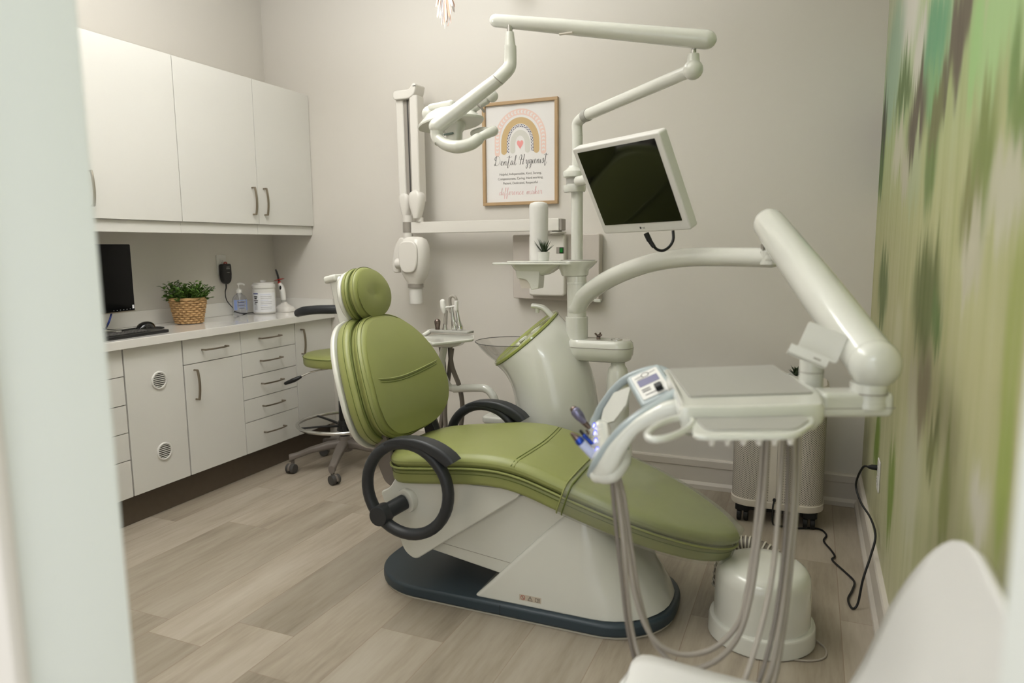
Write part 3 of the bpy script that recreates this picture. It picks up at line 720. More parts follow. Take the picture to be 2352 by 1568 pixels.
def arch(name, m, ro, wd, top, foot, z=PZ, sy=1.0):
    # arch band: outer radius ro, width wd, springing at 'top'-ro, legs down to foot, round toes
    pts_o = []; cy_ = top - ro * sy
    path = [(-(ro - wd / 2), foot + wd / 2)] + [((ro - wd / 2) * cos(pi - pi * k / 24), cy_ + (ro * sy - wd / 2) * sin(pi - pi * k / 24)) for k in range(25)] + [((ro - wd / 2), foot + wd / 2)]
    L, R_ = [], []
    for i, p in enumerate(path):
        a = Vector(path[max(i - 1, 0)]); c_ = Vector(path[min(i + 1, len(path) - 1)]); d = (c_ - a).normalized(); nn = Vector((-d.y, d.x))
        L.append(Vector(p) + nn * wd / 2); R_.append(Vector(p) - nn * wd / 2)
    toe = lambda c_, s0: [Vector(c_) + Vector((wd / 2 * cos(s0 + pi * k / 8), wd / 2 * sin(s0 + pi * k / 8))) for k in range(1, 8)]
    poly = L + toe(path[-1], 0)[::-1] if False else L
    b = MB(); n = len(L)
    b.add([FM @ Vector((p.x, p.y, z)) for p in L] + [FM @ Vector((p.x, p.y, z)) for p in R_], [(k, k + 1, n + k + 1, n + k) for k in range(n - 1)])
    for c_ in (path[0], path[-1]):
        b.add([FM @ Vector((c_[0], c_[1], z))] + [FM @ Vector((c_[0] + wd / 2 * cos(pi + pi * k / 10), c_[1] + wd / 2 * sin(pi + pi * k / 10), z)) for k in range(11)], [(0, k, k + 1) for k in range(1, 11)])
    return b.build(name, m, pr, flat=True), path
TOPZ = 0.248
p1, path1 = arch('pink_arch', 'print_pink', 0.160, 0.034, TOPZ, -0.012, sy=1.06)
arch('tan_arch', 'print_tan', 0.119, 0.036, TOPZ - 0.047, -0.004, sy=1.2)
arch('grey_arch', 'print_grey', 0.062, 0.032, TOPZ - 0.118, 0.0, sy=1.3)
def onprint(pts, z): return [FM @ Vector((x, y, z)) for x, y in pts]
b = MB(); 
pp = [Vector(p) for p in path1]; seg = []
def walk(path, step):
    out = []; acc = 0; q = 0
    P = [Vector(p) for p in path]; i = 0; pos = P[0].copy(); rem = step / 2
    while i < len(P) - 1:
        d = P[i + 1] - pos; L = d.length
        if L >= rem: pos = pos + d.normalized() * rem; out.append((pos.copy(), d.normalized())); rem = step
        else: rem -= L; pos = P[i + 1].copy(); i += 1
    return out
for (c_, d) in walk(path1, 0.0205):
    nn = Vector((-d.y, d.x)); sgn = 1 if True else -1
    for s_ in (-1, 1):
        a = c_ - d * 0.007; e = c_ + nn * s_ * 0.009 + d * 0.005; mid = c_ + nn * s_ * 0.007 - d * 0.001
        b.add(onprint([tuple(a - d * 0.0), tuple(a + d * 0.008), tuple(mid + d * 0.008 + nn * s_ * 0.001), tuple(e), tuple(mid - d * 0.002 + nn * s_ * 0.002)], PZ + 0.0004), [(0, 1, 2, 3, 4)])
b.build('arrow_leaves', 'paper_white', pr, flat=True)
b = MB(); rnd = random.Random(2)
dot_path = [(-0.076, 0.004)] + [(0.075 * cos(pi - pi * k / 20), 0.060 + 0.094 * sin(pi - pi * k / 20)) for k in range(21)] + [(0.076, 0.004)]
for k, (c_, d) in enumerate(walk(dot_path, 0.0085)):
    nn = Vector((-d.y, d.x))
    for off, r_ in (((0.004, 0.0036), (-0.006, 0.0022)) if k % 2 else ((-0.004, 0.0034), (0.0065, 0.0020))):
        q = c_ + nn * off + d * rnd.uniform(-0.001, 0.001)
        b.add(onprint([(q.x, q.y)] + [(q.x + r_ * cos(2 * pi * j / 10), q.y + r_ * sin(2 * pi * j / 10)) for j in range(10)], PZ + 0.0002), [(0, 1 + j, 1 + (j + 1) % 10) for j in range(10)])
b.build('dots', 'print_navy', pr, flat=True)
hp = [(0.0, 0.020)]; 
hp = [(0.020 * (sin(a) ** 3), 0.052 + 0.0022 * (13 * cos(a) - 5 * cos(2 * a) - 2 * cos(3 * a) - cos(4 * a)) * (0.75 if cos(a) > -2 else 1)) for a in [2 * pi * k / 40 for k in range(40)]]
hp = [(x, y if y > 0.052 else 0.052 - (0.052 - y) * 1.15) for x, y in hp]
b = MB(); b.add(onprint(hp, PZ), [tuple(range(40))]); b.build('heart', 'print_heart', pr, flat=True)
# brush lettering drawn as pen strokes; each glyph: advance, strokes in a unit box
G = {
 'D': (0.95, [[(0.30, 0.95), (0.24, 0.5), (0.12, 0.02), (0.02, 0.10), (0.10, 0.20), (0.35, 0.0), (0.72, 0.18), (0.86, 0.55), (0.66, 0.92), (0.34, 1.0), (0.10, 0.85), (0.08, 0.62), (0.2, 0.55)]]),
 'H': (1.15, [[(0.0, 0.45), (0.02, 0.75), (0.25, 0.98), (0.40, 0.85), (0.30, 0.4), (0.22, 0.0), (0.10, 0.02)], [(0.86, 1.02), (0.76, 0.5), (0.64, 0.04), (0.74, 0.0), (0.86, 0.14)], [(0.20, 0.42), (0.35, 0.55), (0.55, 0.46), (0.80, 0.58)]]),
 'e': (0.42, [[(0.0, 0.12), (0.22, 0.25), (0.30, 0.40), (0.18, 0.46), (0.08, 0.25), (0.15, 0.02), (0.30, 0.04), (0.42, 0.14)]]),
 'n': (0.58, [[(0.0, 0.14), (0.10, 0.42), (0.10, 0.0), (0.14, 0.22), (0.32, 0.44), (0.38, 0.28), (0.38, 0.06), (0.46, 0.0), (0.58, 0.14)]]),
 'i': (0.30, [[(0.0, 0.14), (0.10, 0.42), (0.08, 0.08), (0.16, 0.0), (0.30, 0.14)], [(0.12, 0.60), (0.14, 0.62)]]),
 't': (0.46, [[(0.0, 0.14), (0.14, 0.5), (0.24, 1.0), (0.12, 0.2), (0.10, -0.22), (0.18, -0.28), (0.30, -0.1), (0.46, 0.14)], [(-0.14, 0.80), (0.1, 0.88), (0.35, 0.82), (0.62, 0.88)]]),
 'a': (0.52, [[(0.34, 0.40), (0.16, 0.44), (0.04, 0.16), (0.14, 0.0), (0.30, 0.22), (0.35, 0.42), (0.34, 0.08), (0.42, 0.0), (0.52, 0.14)]]),
 'l': (0.36, [[(0.0, 0.14), (0.22, 0.6), (0.30, 0.96), (0.18, 0.95), (0.10, 0.4), (0.14, 0.0), (0.24, 0.0), (0.36, 0.14)]]),
 'y': (0.56, [[(0.0, 0.30), (0.08, 0.44), (0.10, 0.12), (0.22, 0.02), (0.38, 0.42), (0.36, -0.1), (0.22, -0.46), (0.06, -0.40), (0.14, -0.18), (0.56, 0.14)]]),
 'g': (0.54, [[(0.36, 0.40), (0.18, 0.45), (0.06, 0.18), (0.16, 0.02), (0.34, 0.3), (0.38, 0.42), (0.36, -0.1), (0.22, -0.46), (0.06, -0.40), (0.14, -0.18), (0.54, 0.14)]]),
 's': (0.42, [[(0.0, 0.12), (0.20, 0.50), (0.24, 0.40), (0.30, 0.14), (0.18, 0.0), (0.06, 0.06), (0.24, 0.04), (0.42, 0.14)]]),
 'd': (0.58, [[(0.34, 0.38), (0.16, 0.42), (0.04, 0.16), (0.14, 0.0), (0.30, 0.2), (0.46, 0.98), (0.38, 0.3), (0.40, 0.02), (0.58, 0.14)]]),
 'f': (0.40, [[(0.0, 0.14), (0.24, 0.7), (0.26, 1.0), (0.16, 0.9), (0.12, 0.2), (0.08, -0.42), (0.18, -0.44), (0.20, -0.05), (0.40, 0.14)]]),
 'r': (0.42, [[(0.0, 0.14), (0.10, 0.48), (0.16, 0.40), (0.28, 0.40), (0.26, 0.10), (0.32, 0.0), (0.42, 0.14)]]),
 'c': (0.42, [[(0.30, 0.36), (0.20, 0.44), (0.05, 0.2), (0.14, 0.0), (0.28, 0.02), (0.42, 0.14)]]),
 'm': (0.82, [[(0.0, 0.14), (0.10, 0.42), (0.10, 0.0), (0.14, 0.22), (0.28, 0.44), (0.34, 0.28), (0.33, 0.0), (0.38, 0.22), (0.54, 0.44), (0.60, 0.28), (0.60, 0.06), (0.68, 0.0), (0.82, 0.14)]]),
 'k': (0.54, [[(0.0, 0.14), (0.2, 0.6), (0.26, 0.98), (0.16, 0.92), (0.10, 0.0), (0.16, 0.24), (0.34, 0.42), (0.32, 0.24), (0.18, 0.20), (0.36, 0.0), (0.54, 0.14)]]),
 ' ': (0.42, []),
}
def script(name, s, x0, width, base, h, m, pen):
    adv = sum(G[c][0] for c in s); k = width / adv; x = x0; b = MB()
    for c in s:
        a, st = G[c]
        for q in st:
            P = catmull([(x + (u + 0.12 * v) * k, base + v * h, 0) for u, v in q], 5)
            n = len(P); L = []; R_ = []
            for i in range(n):
                d = (P[min(i + 1, n - 1)] - P[max(i - 1, 0)]); d = d.normalized() if d.length > 1e-9 else Vector((1, 0, 0))
                wv = pen * (0.45 + 0.75 * max(0, -d.y)) ; nn = Vector((-d.y, d.x, 0))
                L.append(FM @ (P[i] + nn * wv + Vector((0, 0, PZ + 0.0002)))); R_.append(FM @ (P[i] - nn * wv + Vector((0, 0, PZ + 0.0002))))
            b.add(L + R_, [(i, i + 1, n + i + 1, n + i) for i in range(n - 1)])
        x += a * k
    return b.build(name, m, pr, flat=True)
script('lettering', 'Dental', -0.166, 0.142, -0.064, 0.054, 'ink', 0.0014)
script('lettering', 'Hygienist', -0.008, 0.172, -0.062, 0.054, 'ink', 0.0014)
script('lettering', 'difference maker', -0.135, 0.270, -0.234, 0.042, 'ink_pink', 0.0014)
for s_, z_, w_ in (('Helpful, Indispensable, Kind, Strong,', -0.121, 0.262), ('Compassionate, Caring, Hard-working,', -0.147, 0.282), ('Patient, Dedicated, Respectful', -0.173, 0.215)):
    text('lettering', s_, 0.0185, FM @ T(0, z_, PZ + 0.0006), 'ink_grey', pr, ext=0.0001, width=w_)

# hanging paper fan
t = thing('paper_fan', 'rose and white paper fan ornament hanging at the top of the picture', 'ornament', (-1.60, 3.0, 2.36))
b1 = MB(); b2 = MB(); rnd = random.Random(9)
cx, cy, cz = -1.60, 3.0, 2.56
for k in range(30):
    a = radians(-90 + (k - 14.5) * 1.25); q = abs(k - 16) / 14; L = 0.225 - 0.10 * q ** 1.3 + rnd.uniform(-0.012, 0.012); tw = rnd.uniform(-0.9, 0.9); w_ = 0.011
    d = Vector((cos(a), 0, sin(a))); n = Vector((-sin(a) * cos(tw), sin(tw), cos(a) * cos(tw))); y_ = rnd.uniform(-0.02, 0.02)
    p0 = Vector((cx, cy + y_ * 0.3, cz)) + d * 0.01; p1 = Vector((cx, cy + y_ * 1.6, cz)) + d * L
    (b1 if k % 2 else b2).slab([(0, -0.003), (L * 0.93, -w_ / 2), (L, 0), (L * 0.93, w_ / 2), (0, 0.003)], 0, 0.0008, 0, frame(p0, p1 - p0, n))
b1.build('rose_blades', 'rose_paper', t); b2.build('white_blades', 'paper_white', t)['label'] = 'white blades'
MB().ball((cx, cy, cz), 0.02).build('centre', 'rose_dark', t)
MB().cyl((cx, cy, cz + 0.015), (cx, cy, ZC - 0.0005), 0.0012, n=6).build('string', 'paper_white', t)

# wall control box
t = thing('wall_control_box', 'large flat pale control box on the back wall behind the tower', 'control box', (-1.32, YB, 1.02))
MB().slab(roundpoly([(-1.598, 1.396), (-1.598, 1.030), (-1.33, 1.024), (-1.08, 1.020), (-1.08, 1.396)], 0.012), 0.0005, 0.075, 0.006, frame((0, YB, 0), (1, 0, 0), (0, 0, 1))).build('housing', 'pink_white', t)
BM = frame((-1.33, YB - 0.075, 1.30), (1, 0, 0), (0, 0, 1))
MB().slab(roundpoly([(-0.15, 0.095), (-0.15, -0.25), (0.065, -0.25), (0.065, 0.095)], 0.02), 0.0, 0.05, 0.012, BM).build('front_cover', 'xray_white', t)
MB().slab(rrect(0.046, 0.036, 0.003), 0.0492, 0.0515, 0.001, BM @ T(0.040, 0.006, 0)).build('switch_well', 'xray_grey', t)
q = MB().slab(rrect(0.024, 0.032, 0.002), 0.051, 0.053, 0, BM @ T(0.048, 0.006, 0)).build('switch_frame', 'black_plastic', t)
MB().slab(rrect(0.016, 0.024, 0.002), 0.053, 0.057, 0.001, BM @ T(0.048, 0.006, 0)).build('switch', 'green_switch', t)['label'] = 'green lit rocker switch'

# x-ray unit: slide bar, folded scissor arm, yoke and tube head
t = thing('xray_unit', 'white wall mounted dental x-ray unit with folded arm and hanging head', 'x-ray unit', (-2.15, YB, 1.0))
AY = 3.70
b = MB(); b.aabb(-2.212, -1.279, AY - 0.035, AY + 0.035, 1.413, 1.479, 0.004); b.build('extension_arm', 'xray_white', t)
MB().aabb(-1.278, -1.262, AY - 0.034, AY + 0.034, 1.414, 1.478, 0.004).build('end_cap', 'xray_grey', t)
b = MB(); b.cyl((-1.31, 3.725, 1.413), (-1.31, 3.725, 1.39), 0.028); b.lathe([(0.03, 0), (0.052, 0.003), (0.052, 0.010), (0.04, 0.014)], (-1.31, 3.725, 1.410), (0, 0, -1)); b.ball((-1.345, 3.69, 1.402), 0.008); b.build('pivot', 'xray_white', t)
b = MB(); b.loft([[(x + dx, AY + dy, z) for dx, dy in rrect(0.052, 0.075, 0.010)] for x, z in ((-2.268, 2.19), (-2.262, 1.60))]); b.build('arm_bar', 'xray_white', t)
b = MB(); b.loft([[(x + dx, AY - 0.012 + dy, z) for dx, dy in rrect(0.054, 0.085, 0.010)] for x, z in ((-2.164, 2.20), (-2.162, 1.60))]); b.build('arm_bar', 'xray_white', t)
b = MB(); b.loft([[(x + dx, AY - 0.005 + dy, z) for dx, dy in rrect(0.050, 0.05, 0.004)] for x, z in ((-2.217, 2.20), (-2.212, 1.58))]); b.build('spring_channel', 'xray_grey', t)
b = MB(); b.loft([[(x + dx, AY - 0.025 + dy, z) for dx, dy in rrect(0.007, 0.02, 0.002)] for x, z in ((-2.215, 2.20), (-2.208, 1.58))]); b.build('slot', 'grey_dark', t)
MB().slab(roundpoly([(-2.296, 2.182), (-2.190, 2.182), (-2.150, 2.205), (-2.137, 2.262), (-2.162, 2.268), (-2.185, 2.235), (-2.296, 2.235)], [0.03, 0.03, 0.02, 0.01, 0.01, 0.02, 0.03]), -0.055, 0.055, 0.008, frame((0, AY - 0.005, 0), (1, 0, 0), (0, 0, 1))).build('top_joint', 'xray_white', t)
MB().aabb(-2.158, -2.140, AY - 0.062, AY - 0.058, 2.247, 2.251).build('joint_mark', 'black_plastic', t)
def yoke(x, w_, top, bot, y_):
    rings = []
    for k in range(15):
        u = k / 14; z = top + (bot - top) * u; prof = (0.35 + 0.65 * min(1, (u / 0.18)) ** 0.5) * (1 if u < 0.35 else 1 - 0.60 * ((u - 0.35) / 0.65) ** 1.3)
        rings.append([(x + dx * prof, y_ + dy * (0.6 + 0.4 * prof), z) for dx, dy in rrect(w_, 0.075, 0.03, 5)])
    return MB().loft(rings).build('yoke', 'xray_white', t)
yoke(-2.256, 0.082, 1.650, 1.51, AY - 0.01); yoke(-2.165, 0.098, 1.660, 1.50, AY - 0.035)
MB().cyl((-2.158, AY - 0.02, 1.479), (-2.158, AY - 0.02, 1.505), 0.022).build('collar', 'xray_white', t)
MB().cyl((-2.247, AY - 0.01, 1.36), (-2.247, AY - 0.01, 1.52), 0.029).build('post', 'xray_white', t)
MB().cyl((-2.247, AY - 0.01, 1.418), (-2.247, AY - 0.01, 1.480), 0.0305).build('post_band', 'xray_grey', t)
HX, HY = -2.150, 3.60
rings = []
for u, wx, wy in ((0.0, 0.03, 0.03), (0.004, 0.09, 0.08), (0.018, 0.140, 0.115), (0.05, 0.168, 0.135), (0.10, 0.178, 0.14), (0.16, 0.176, 0.14), (0.21, 0.160, 0.125), (0.245, 0.125, 0.10), (0.262, 0.098, 0.09), (0.275, 0.090, 0.086)):
    rings.append([(HX + dx, HY + dy, 1.392 - u) for dx, dy in rrect(wx, wy, min(wx, wy) * 0.42, 5)])
h = MB().loft(rings).build('head', 'xray_white', t)
MB().slab(roundpoly([(-0.060, 0.098), (0.060, 0.098), (0.064, -0.01), (0.044, -0.085), (-0.044, -0.085), (-0.064, -0.01)], 0.055), 0.0, 0.018, 0.008, frame((HX - 0.004, HY - 0.061, 1.268), (1, 0, 0), (0, 0, 1))).build('head_panel', 'xray_white', h)
MB().cyl((HX, HY, 1.119), (HX, HY, 1.094), 0.046).build('cone_ring', 'xray_grey', t)
MB().cyl((HX, HY, 1.094), (HX, HY, 1.000), 0.039, n=32, b=0.002).build('cone', 'matte_white', t)
b = MB(); b.slab(roundpoly([(-2.290, 1.34), (-2.252, 1.39), (-2.225, 1.385), (-2.235, 1.30), (-2.262, 1.24), (-2.258, 1.180), (-2.306, 1.180), (-2.312, 1.25)], 0.02), -0.02, 0.02, 0.008, frame((0, HY + 0.02, 0), (1, 0, 0), (0, 0, 1))); b.cyl((-2.275, HY, 1.235), (-2.225, HY, 1.235), 0.030); b.build('head_bracket', 'xray_white', t)

# ================================================================ DENTAL CHAIR
YC = 2.435
chair = thing('dental_chair', 'green upholstered dental chair with ring armrests on a white and dark blue base', 'dental chair', (-0.97, YC, 0.0))
t = chair
# floor plate
def stadium(x0, x1, y0, y1, r, n=10):
    out = []
    for cx_, cy_, a0 in ((x1 - r, y1 - r, 0), (x0 + r, y1 - r, pi / 2), (x0 + r, y0 + r, pi), (x1 - r, y0 + r, 1.5 * pi)):
        for k in range(n + 1):
            a = a0 + pi / 2 * k / n; out.append((cx_ + r * cos(a), cy_ + r * sin(a)))
    return out
MB().slab(stadium(-1.575, -0.400, YC - 0.262, YC + 0.262, 0.235), 0.0, 0.006, 0).build('floor_gasket', 'hose_ring', t)
MB().slab(stadium(-1.582, -0.393, YC - 0.270, YC + 0.270, 0.24), 0.006, 0.052, 0.012).build('base_plate', 'base_blue', t)
MB().aabb(-0.981, -0.9795, YC - 0.2704, YC - 0.2600, 0.012, 0.048).build('plate_joint', 'rubber_black', t)
# white base cover: hood rising from the plate to under the leg rest
def cov_ring(z, xl, xr, hw, rr):
    n = 9; out = []
    for cx_, cy_, r, a0 in ((xr - rr, YC + hw - rr, rr, 0), (xl + 0.02, YC + hw - 0.02, 0.02, pi / 2), (xl + 0.02, YC - hw + 0.02, 0.02, pi), (xr - rr, YC - hw + rr, rr, 1.5 * pi)):
        for k in range(n + 1):
            a = a0 + pi / 2 * k / n; out.append((cx_ + r * cos(a), cy_ + r * sin(a), z))
    return out
R_ = []
for z, xl, xr, hw in ((0.050, -1.094, -0.418, 0.244), (0.056, -1.090, -0.412, 0.248), (0.10, -1.046, -0.432, 0.2445), (0.16, -0.988, -0.470, 0.239), (0.22, -0.930, -0.515, 0.232), (0.28, -0.872, -0.560, 0.225), (0.34, -0.814, -0.610, 0.216), (0.40, -0.756, -0.655, 0.205)):
    R_.append(cov_ring(z, xl, xr, hw, min(hw * 0.93, (xr - xl) * 0.45)))
cover = MB().loft(R_).build('base_cover', 'gloss_white', t)
MB().aabb(-1.06, -0.50, YC - 0.20, YC + 0.20, 0.045, 0.054).build('cover_skirt', 'rubber_black', cover)
# warning label on the near face
LMx = frame((-0.872, YC - 0.2448, 0.083), (1, 0, -0.0), (0, 0.09, 1))
st = MB().slab([(-0.042, -0.0105), (0.042, -0.0105), (0.042, 0.0105), (-0.042, 0.0105)], 0.0006, 0.0012, 0, LMx).build('warning_label', 'sticker', cover)
st['label'] = 'warning sticker with prohibition, caution triangle and open manual symbols'
def line2(b, pts, w_, M, z=0.0016, closed=False):
    pts = [Vector((p[0], p[1])) for p in pts]; N = len(pts)
    for i in range(N if closed else N - 1):
        a, c_ = pts[i], pts[(i + 1) % N]; d = (c_ - a).normalized(); n = Vector((-d.y, d.x)) * w_ / 2; a = a - d * w_ * 0.3; c_ = c_ + d * w_ * 0.3
        b.quad(*[M @ Vector((q.x, q.y, z)) for q in (a + n, c_ + n, c_ - n, a - n)])
b = MB(); line2(b, [(-0.028 + 0.0080 * cos(2 * pi * k / 20), 0.0080 * sin(2 * pi * k / 20)) for k in range(20)], 0.0016, LMx, closed=True); line2(b, [(-0.0335, 0.0055), (-0.0225, -0.0055)], 0.0016, LMx); b.build('prohibition_symbol', 'red_ink', st, flat=True)
b = MB(); line2(b, [(-0.0085, -0.007), (0.0085, -0.007), (0.0, 0.0085)], 0.0014, LMx, closed=True); line2(b, [(0, 0.003), (0, -0.002)], 0.0016, LMx); line2(b, [(0, -0.0038), (0, -0.005)], 0.0016, LMx)
line2(b, [(0.020, -0.006), (0.020, 0.006), (0.028, 0.0045), (0.036, 0.006), (0.036, -0.006), (0.028, -0.0075)], 0.0012, LMx, closed=True); line2(b, [(0.028, 0.0045), (0.028, -0.0075)], 0.0012, LMx); line2(b, [(0.032, 0.002), (0.032, -0.003)], 0.0014, LMx)
line2(b, [(-0.0295, 0.004), (-0.0265, -0.004)], 0.0014, LMx); b.build('caution_symbols', 'ink', st, flat=True)
# scissor lift cover (flat sided white housing between the base and the seat)
XM = frame((0, YC, 0), (1, 0, 0), (0, 0, 1))      # x, z plane, local z = -Y
MB().slab(roundpoly([(-1.345, 0.185), (-0.985, 0.130), (-0.70, 0.30), (-0.74, 0.425), (-0.92, 0.450), (-1.25, 0.255)], [0.02, 0.015, 0.05, 0.04, 0.03, 0.03]), -0.200, 0.200, 0.005, XM).build('lift_cover', 'gloss_white', t)
b = MB(); b.tube([(-1.262, YC - 0.2005, 0.214), (-0.935, YC - 0.2005, 0.178)], 0.0010, n=6, smooth=False); b.build('cover_seam', 'xray_grey', t)
# seat support fairing
MB().slab(roundpoly([(-1.500, 0.395), (-1.480, 0.350), (-1.395, 0.165), (-1.350, 0.140), (-0.925, 0.444), (-0.90, 0.480), (-0.98, 0.502), (-1.12, 0.502), (-1.42, 0.470), (-1.455, 0.415)], [0.02, 0.02, 0.03, 0.03, 0.008, 0.01, 0.02, 0.02, 0.02, 0.02]), -0.235, 0.235, 0.007, XM).build('seat_support', 'gloss_white', t)

# cushions ------------------------------------------------------
def cushion(name, outline, prof, mapf, m, parent, centre=(0, 0), sub=1):
    # outline: closed list of (s, v); prof: list of (inset fraction 0..1 or absolute inset, w)
    rings = []
    for kind, a, w in prof:
        if kind == 'i': q = inset(outline, a) if abs(a) > 1e-6 else outline
        else: q = [(centre[0] + (x - centre[0]) * a, centre[1] + (y - centre[1]) * a) for x, y in outline]
        rings.append([mapf(x, y, w) for x, y in q])
    return MB().loft(rings).build(name, m, parent, angle=60)
def prof_pad(th, r, puff, base=0.0, shrink=0.0):
    # side rounding r, thickness th, crown puff towards the middle
    P = [('s', 0.05, base), ('s', 0.5, base), ('s', 0.9, base)]
    P += [('i', r * (1 - sin(a)) + 0.0, base + r * 0.6 * (1 - cos(a))) for a in (0.3, 0.9, 1.57)]
    P += [('i', r * (1 - cos(a)), base + th - r * (1 - sin(a))) for a in (0.0, 0.45, 0.9, 1.3)]
    for k, f in enumerate((0.90, 0.82, 0.72, 0.6, 0.48, 0.36, 0.24, 0.12, 0.02)):
        P.append(('s', f, base + th + puff * (1 - f ** 2.6)))
    return P
# seat line: parameter s measured along x (from the back end), bent at the knee; seam height and slope
SEAM = [(-1.58, 0.500), (-1.50, 0.500), (-1.41, 0.502), (-1.25, 0.520), (-1.10, 0.538), (-0.98, 0.540), (-0.88, 0.522), (-0.74, 0.476), (-0.60, 0.432), (-0.43, 0.376), (-0.30, 0.330), (-0.15, 0.276)]
def seam(x):
    P = SEAM
    for i in range(len(P) - 1):
        if x <= P[i + 1][0] or i == len(P) - 2:
            a, c_ = P[i], P[i + 1]; p = P[max(i - 1, 0)]; n = P[min(i + 2, len(P) - 1)]
            h = c_[0] - a[0]; u = (x - a[0]) / h
            m0 = (c_[1] - p[1]) / max(c_[0] - p[0], 1e-6) * h; m1 = (n[1] - a[1]) / max(n[0] - a[0], 1e-6) * h
            return (2 * u ** 3 - 3 * u ** 2 + 1) * a[1] + (u ** 3 - 2 * u ** 2 + u) * m0 + (-2 * u ** 3 + 3 * u ** 2) * c_[1] + (u ** 3 - u ** 2) * m1
def seatmap(x, v, w):
    d = (seam(x + 0.01) - seam(x - 0.01)) / 0.02; n = Vector((-d, 0, 1)).normalized(); z = seam(x)
    return Vector((x, YC + v, z)) + n * w
def hw(x):      # half width of seat and leg rest
    if x < -1.36: u = (-1.36 - x) / 0.14; return 0.262 * max(0.0, 1 - max(0, u) ** 2.6) ** 0.40 if u < 1 else 0
    if x < -0.75: return 0.262 + 0.008 * sin((x + 1.36) / 0.61 * pi)
    u = (x + 0.75) / 0.553
    return 0.262 * max(0.0, 1 - u ** 2.5) ** 0.62
def seat_outline(g=0.0):
    xs = [-1.50 + 0.14 * (k / 8) ** 2 for k in range(9)] + [-1.36 + 0.61 * k / 16 for k in range(1, 17)] + [-0.75 + 0.553 * sin(pi / 2 * k / 16) for k in range(1, 17)]
    up = [(x, max(hw(x), 0.0005)) for x in xs]
    P = [(x, -v) for x, v in up] + [(x, v) for x, v in up[::-1]]
    return P
SO = seat_outline()
def side_scale(P, c_, f): return [(c_[0] + (x - c_[0]) * f, c_[1] + (y - c_[1]) * f) for x, y in P]
CS = (-0.86, 0)
def ringprof(w0, w1, r, puff, e=0.0):
    P = [('s', 0.05, w0), ('s', 0.6, w0), ('s', 0.93, w0)]
    for a in (0.5, 1.0, 1.57): P.append(('i', e + r * (1 - sin(a)), w0 + r * (1 - cos(a))))
    for a in (0.0, 0.5, 1.0, 1.4): P.append(('i', e + r * (1 - cos(a)), w1 - r * (1 - sin(a))))
    for f in (0.90, 0.84, 0.76, 0.66, 0.55, 0.44, 0.33, 0.22, 0.11, 0.01): P.append(('s', f, w1 + puff * (1 - f ** 3)))
    return P
low = cushion('seat_cushion_lower', SO, ringprof(-0.060, -0.003, 0.016, 0.0, 0.006), seatmap, 'leather', t, CS)
upc = cushion('seat_cushion_upper', SO, ringprof(0.0, 0.050, 0.030, 0.012), seatmap, 'leather', t, CS)
def rim_line(w, e, x0=-1.44, x1=-0.198, n=60, side=(-1, 1)):
    q = inset(SO, e); return [seatmap(x, v, w) for x, v in q]
MB().tube(rim_line(0.004, -0.0010), 0.0042, n=8, sub=1, closed=True).build('piping', 'leather', upc)
MB().tube(rim_line(-0.003, 0.006), 0.0030, n=8, sub=1, closed=True).build('piping', 'leather_seam', low)
MB().tube(rim_line(-0.018, 0.0045), 0.0012, n=6, sub=1, closed=True).build('stitching', 'leather_seam', low)
def across(x_near, x_far, bow, w=0.0, steps=24, inner=0.985):
    pts = []
    for k in range(steps + 1):
        u = -1 + 2 * k / steps; x = x_near + (x_far - x_near) * (u + 1) / 2 + bow * (1 - u * u)
        h = hw(x); v = u * h * inner; r = 0.030; edge = h - abs(v)
        f = abs(u) * inner
        zt = 0.050 + 0.012 * (1 - f ** 3)
        if edge < r: zt = 0.050 - r * (1 - sqrt(max(0, 1 - ((r - edge) / r) ** 2)))
        pts.append(seatmap(x, v, zt + w))
    return pts
MB().tube(across(-0.940, -0.945, 0.020, 0.0), 0.0022, n=6, sub=2).build('cross_seam', 'leather_seam', upc)
MB().tube(across(-0.930, -0.935, 0.020, 0.0), 0.0030, n=6, sub=2).build('cross_seam', 'leather', upc)
# clear sleeve over the leg rest
def sleeve_map(x, v, w): return seatmap(x, v, w)
so2 = [p for p in SO if p[0] > -0.775]; lo = [p for p in so2 if p[1] < 0]; hi = [p for p in so2 if p[1] > 0]
R_ = []
for i, (x, v) in enumerate(lo):
    h = abs(v) + 0.004
    sec = [(-h * 0.96, -0.0615), (-h, -0.045), (-h, -0.02), (-h - 0.001, 0.0), (-h, 0.022), (-h * 0.965, 0.044)] + [(-h * 0.93 + 2 * h * 0.93 * k / 10, 0.0535 + 0.0135 * (1 - abs(-1 + 2 * k / 10) ** 3)) for k in range(11)] + [(h * 0.965, 0.044), (h, 0.022), (h + 0.001, 0.0), (h, -0.02), (h, -0.045), (h * 0.96, -0.0615)]
    R_.append([seatmap(x, a, w) for a, w in sec])
sl = MB().loft(R_, cap=False, closed=False).build('foot_sleeve', 'clear_sleeve', t); sl['label'] = 'clear plastic sleeve pulled over the foot end'
MB().tube([p + Vector((0, 0, 0.0005)) for p in R_[0]], 0.0030, n=8, sub=2).build('binding', 'leather', sl)
MB().tube([p + Vector((0.018, 0, -0.004)) for p in R_[0]], 0.0028, n=6, sub=2).build('stitching', 'leather_seam', sl)

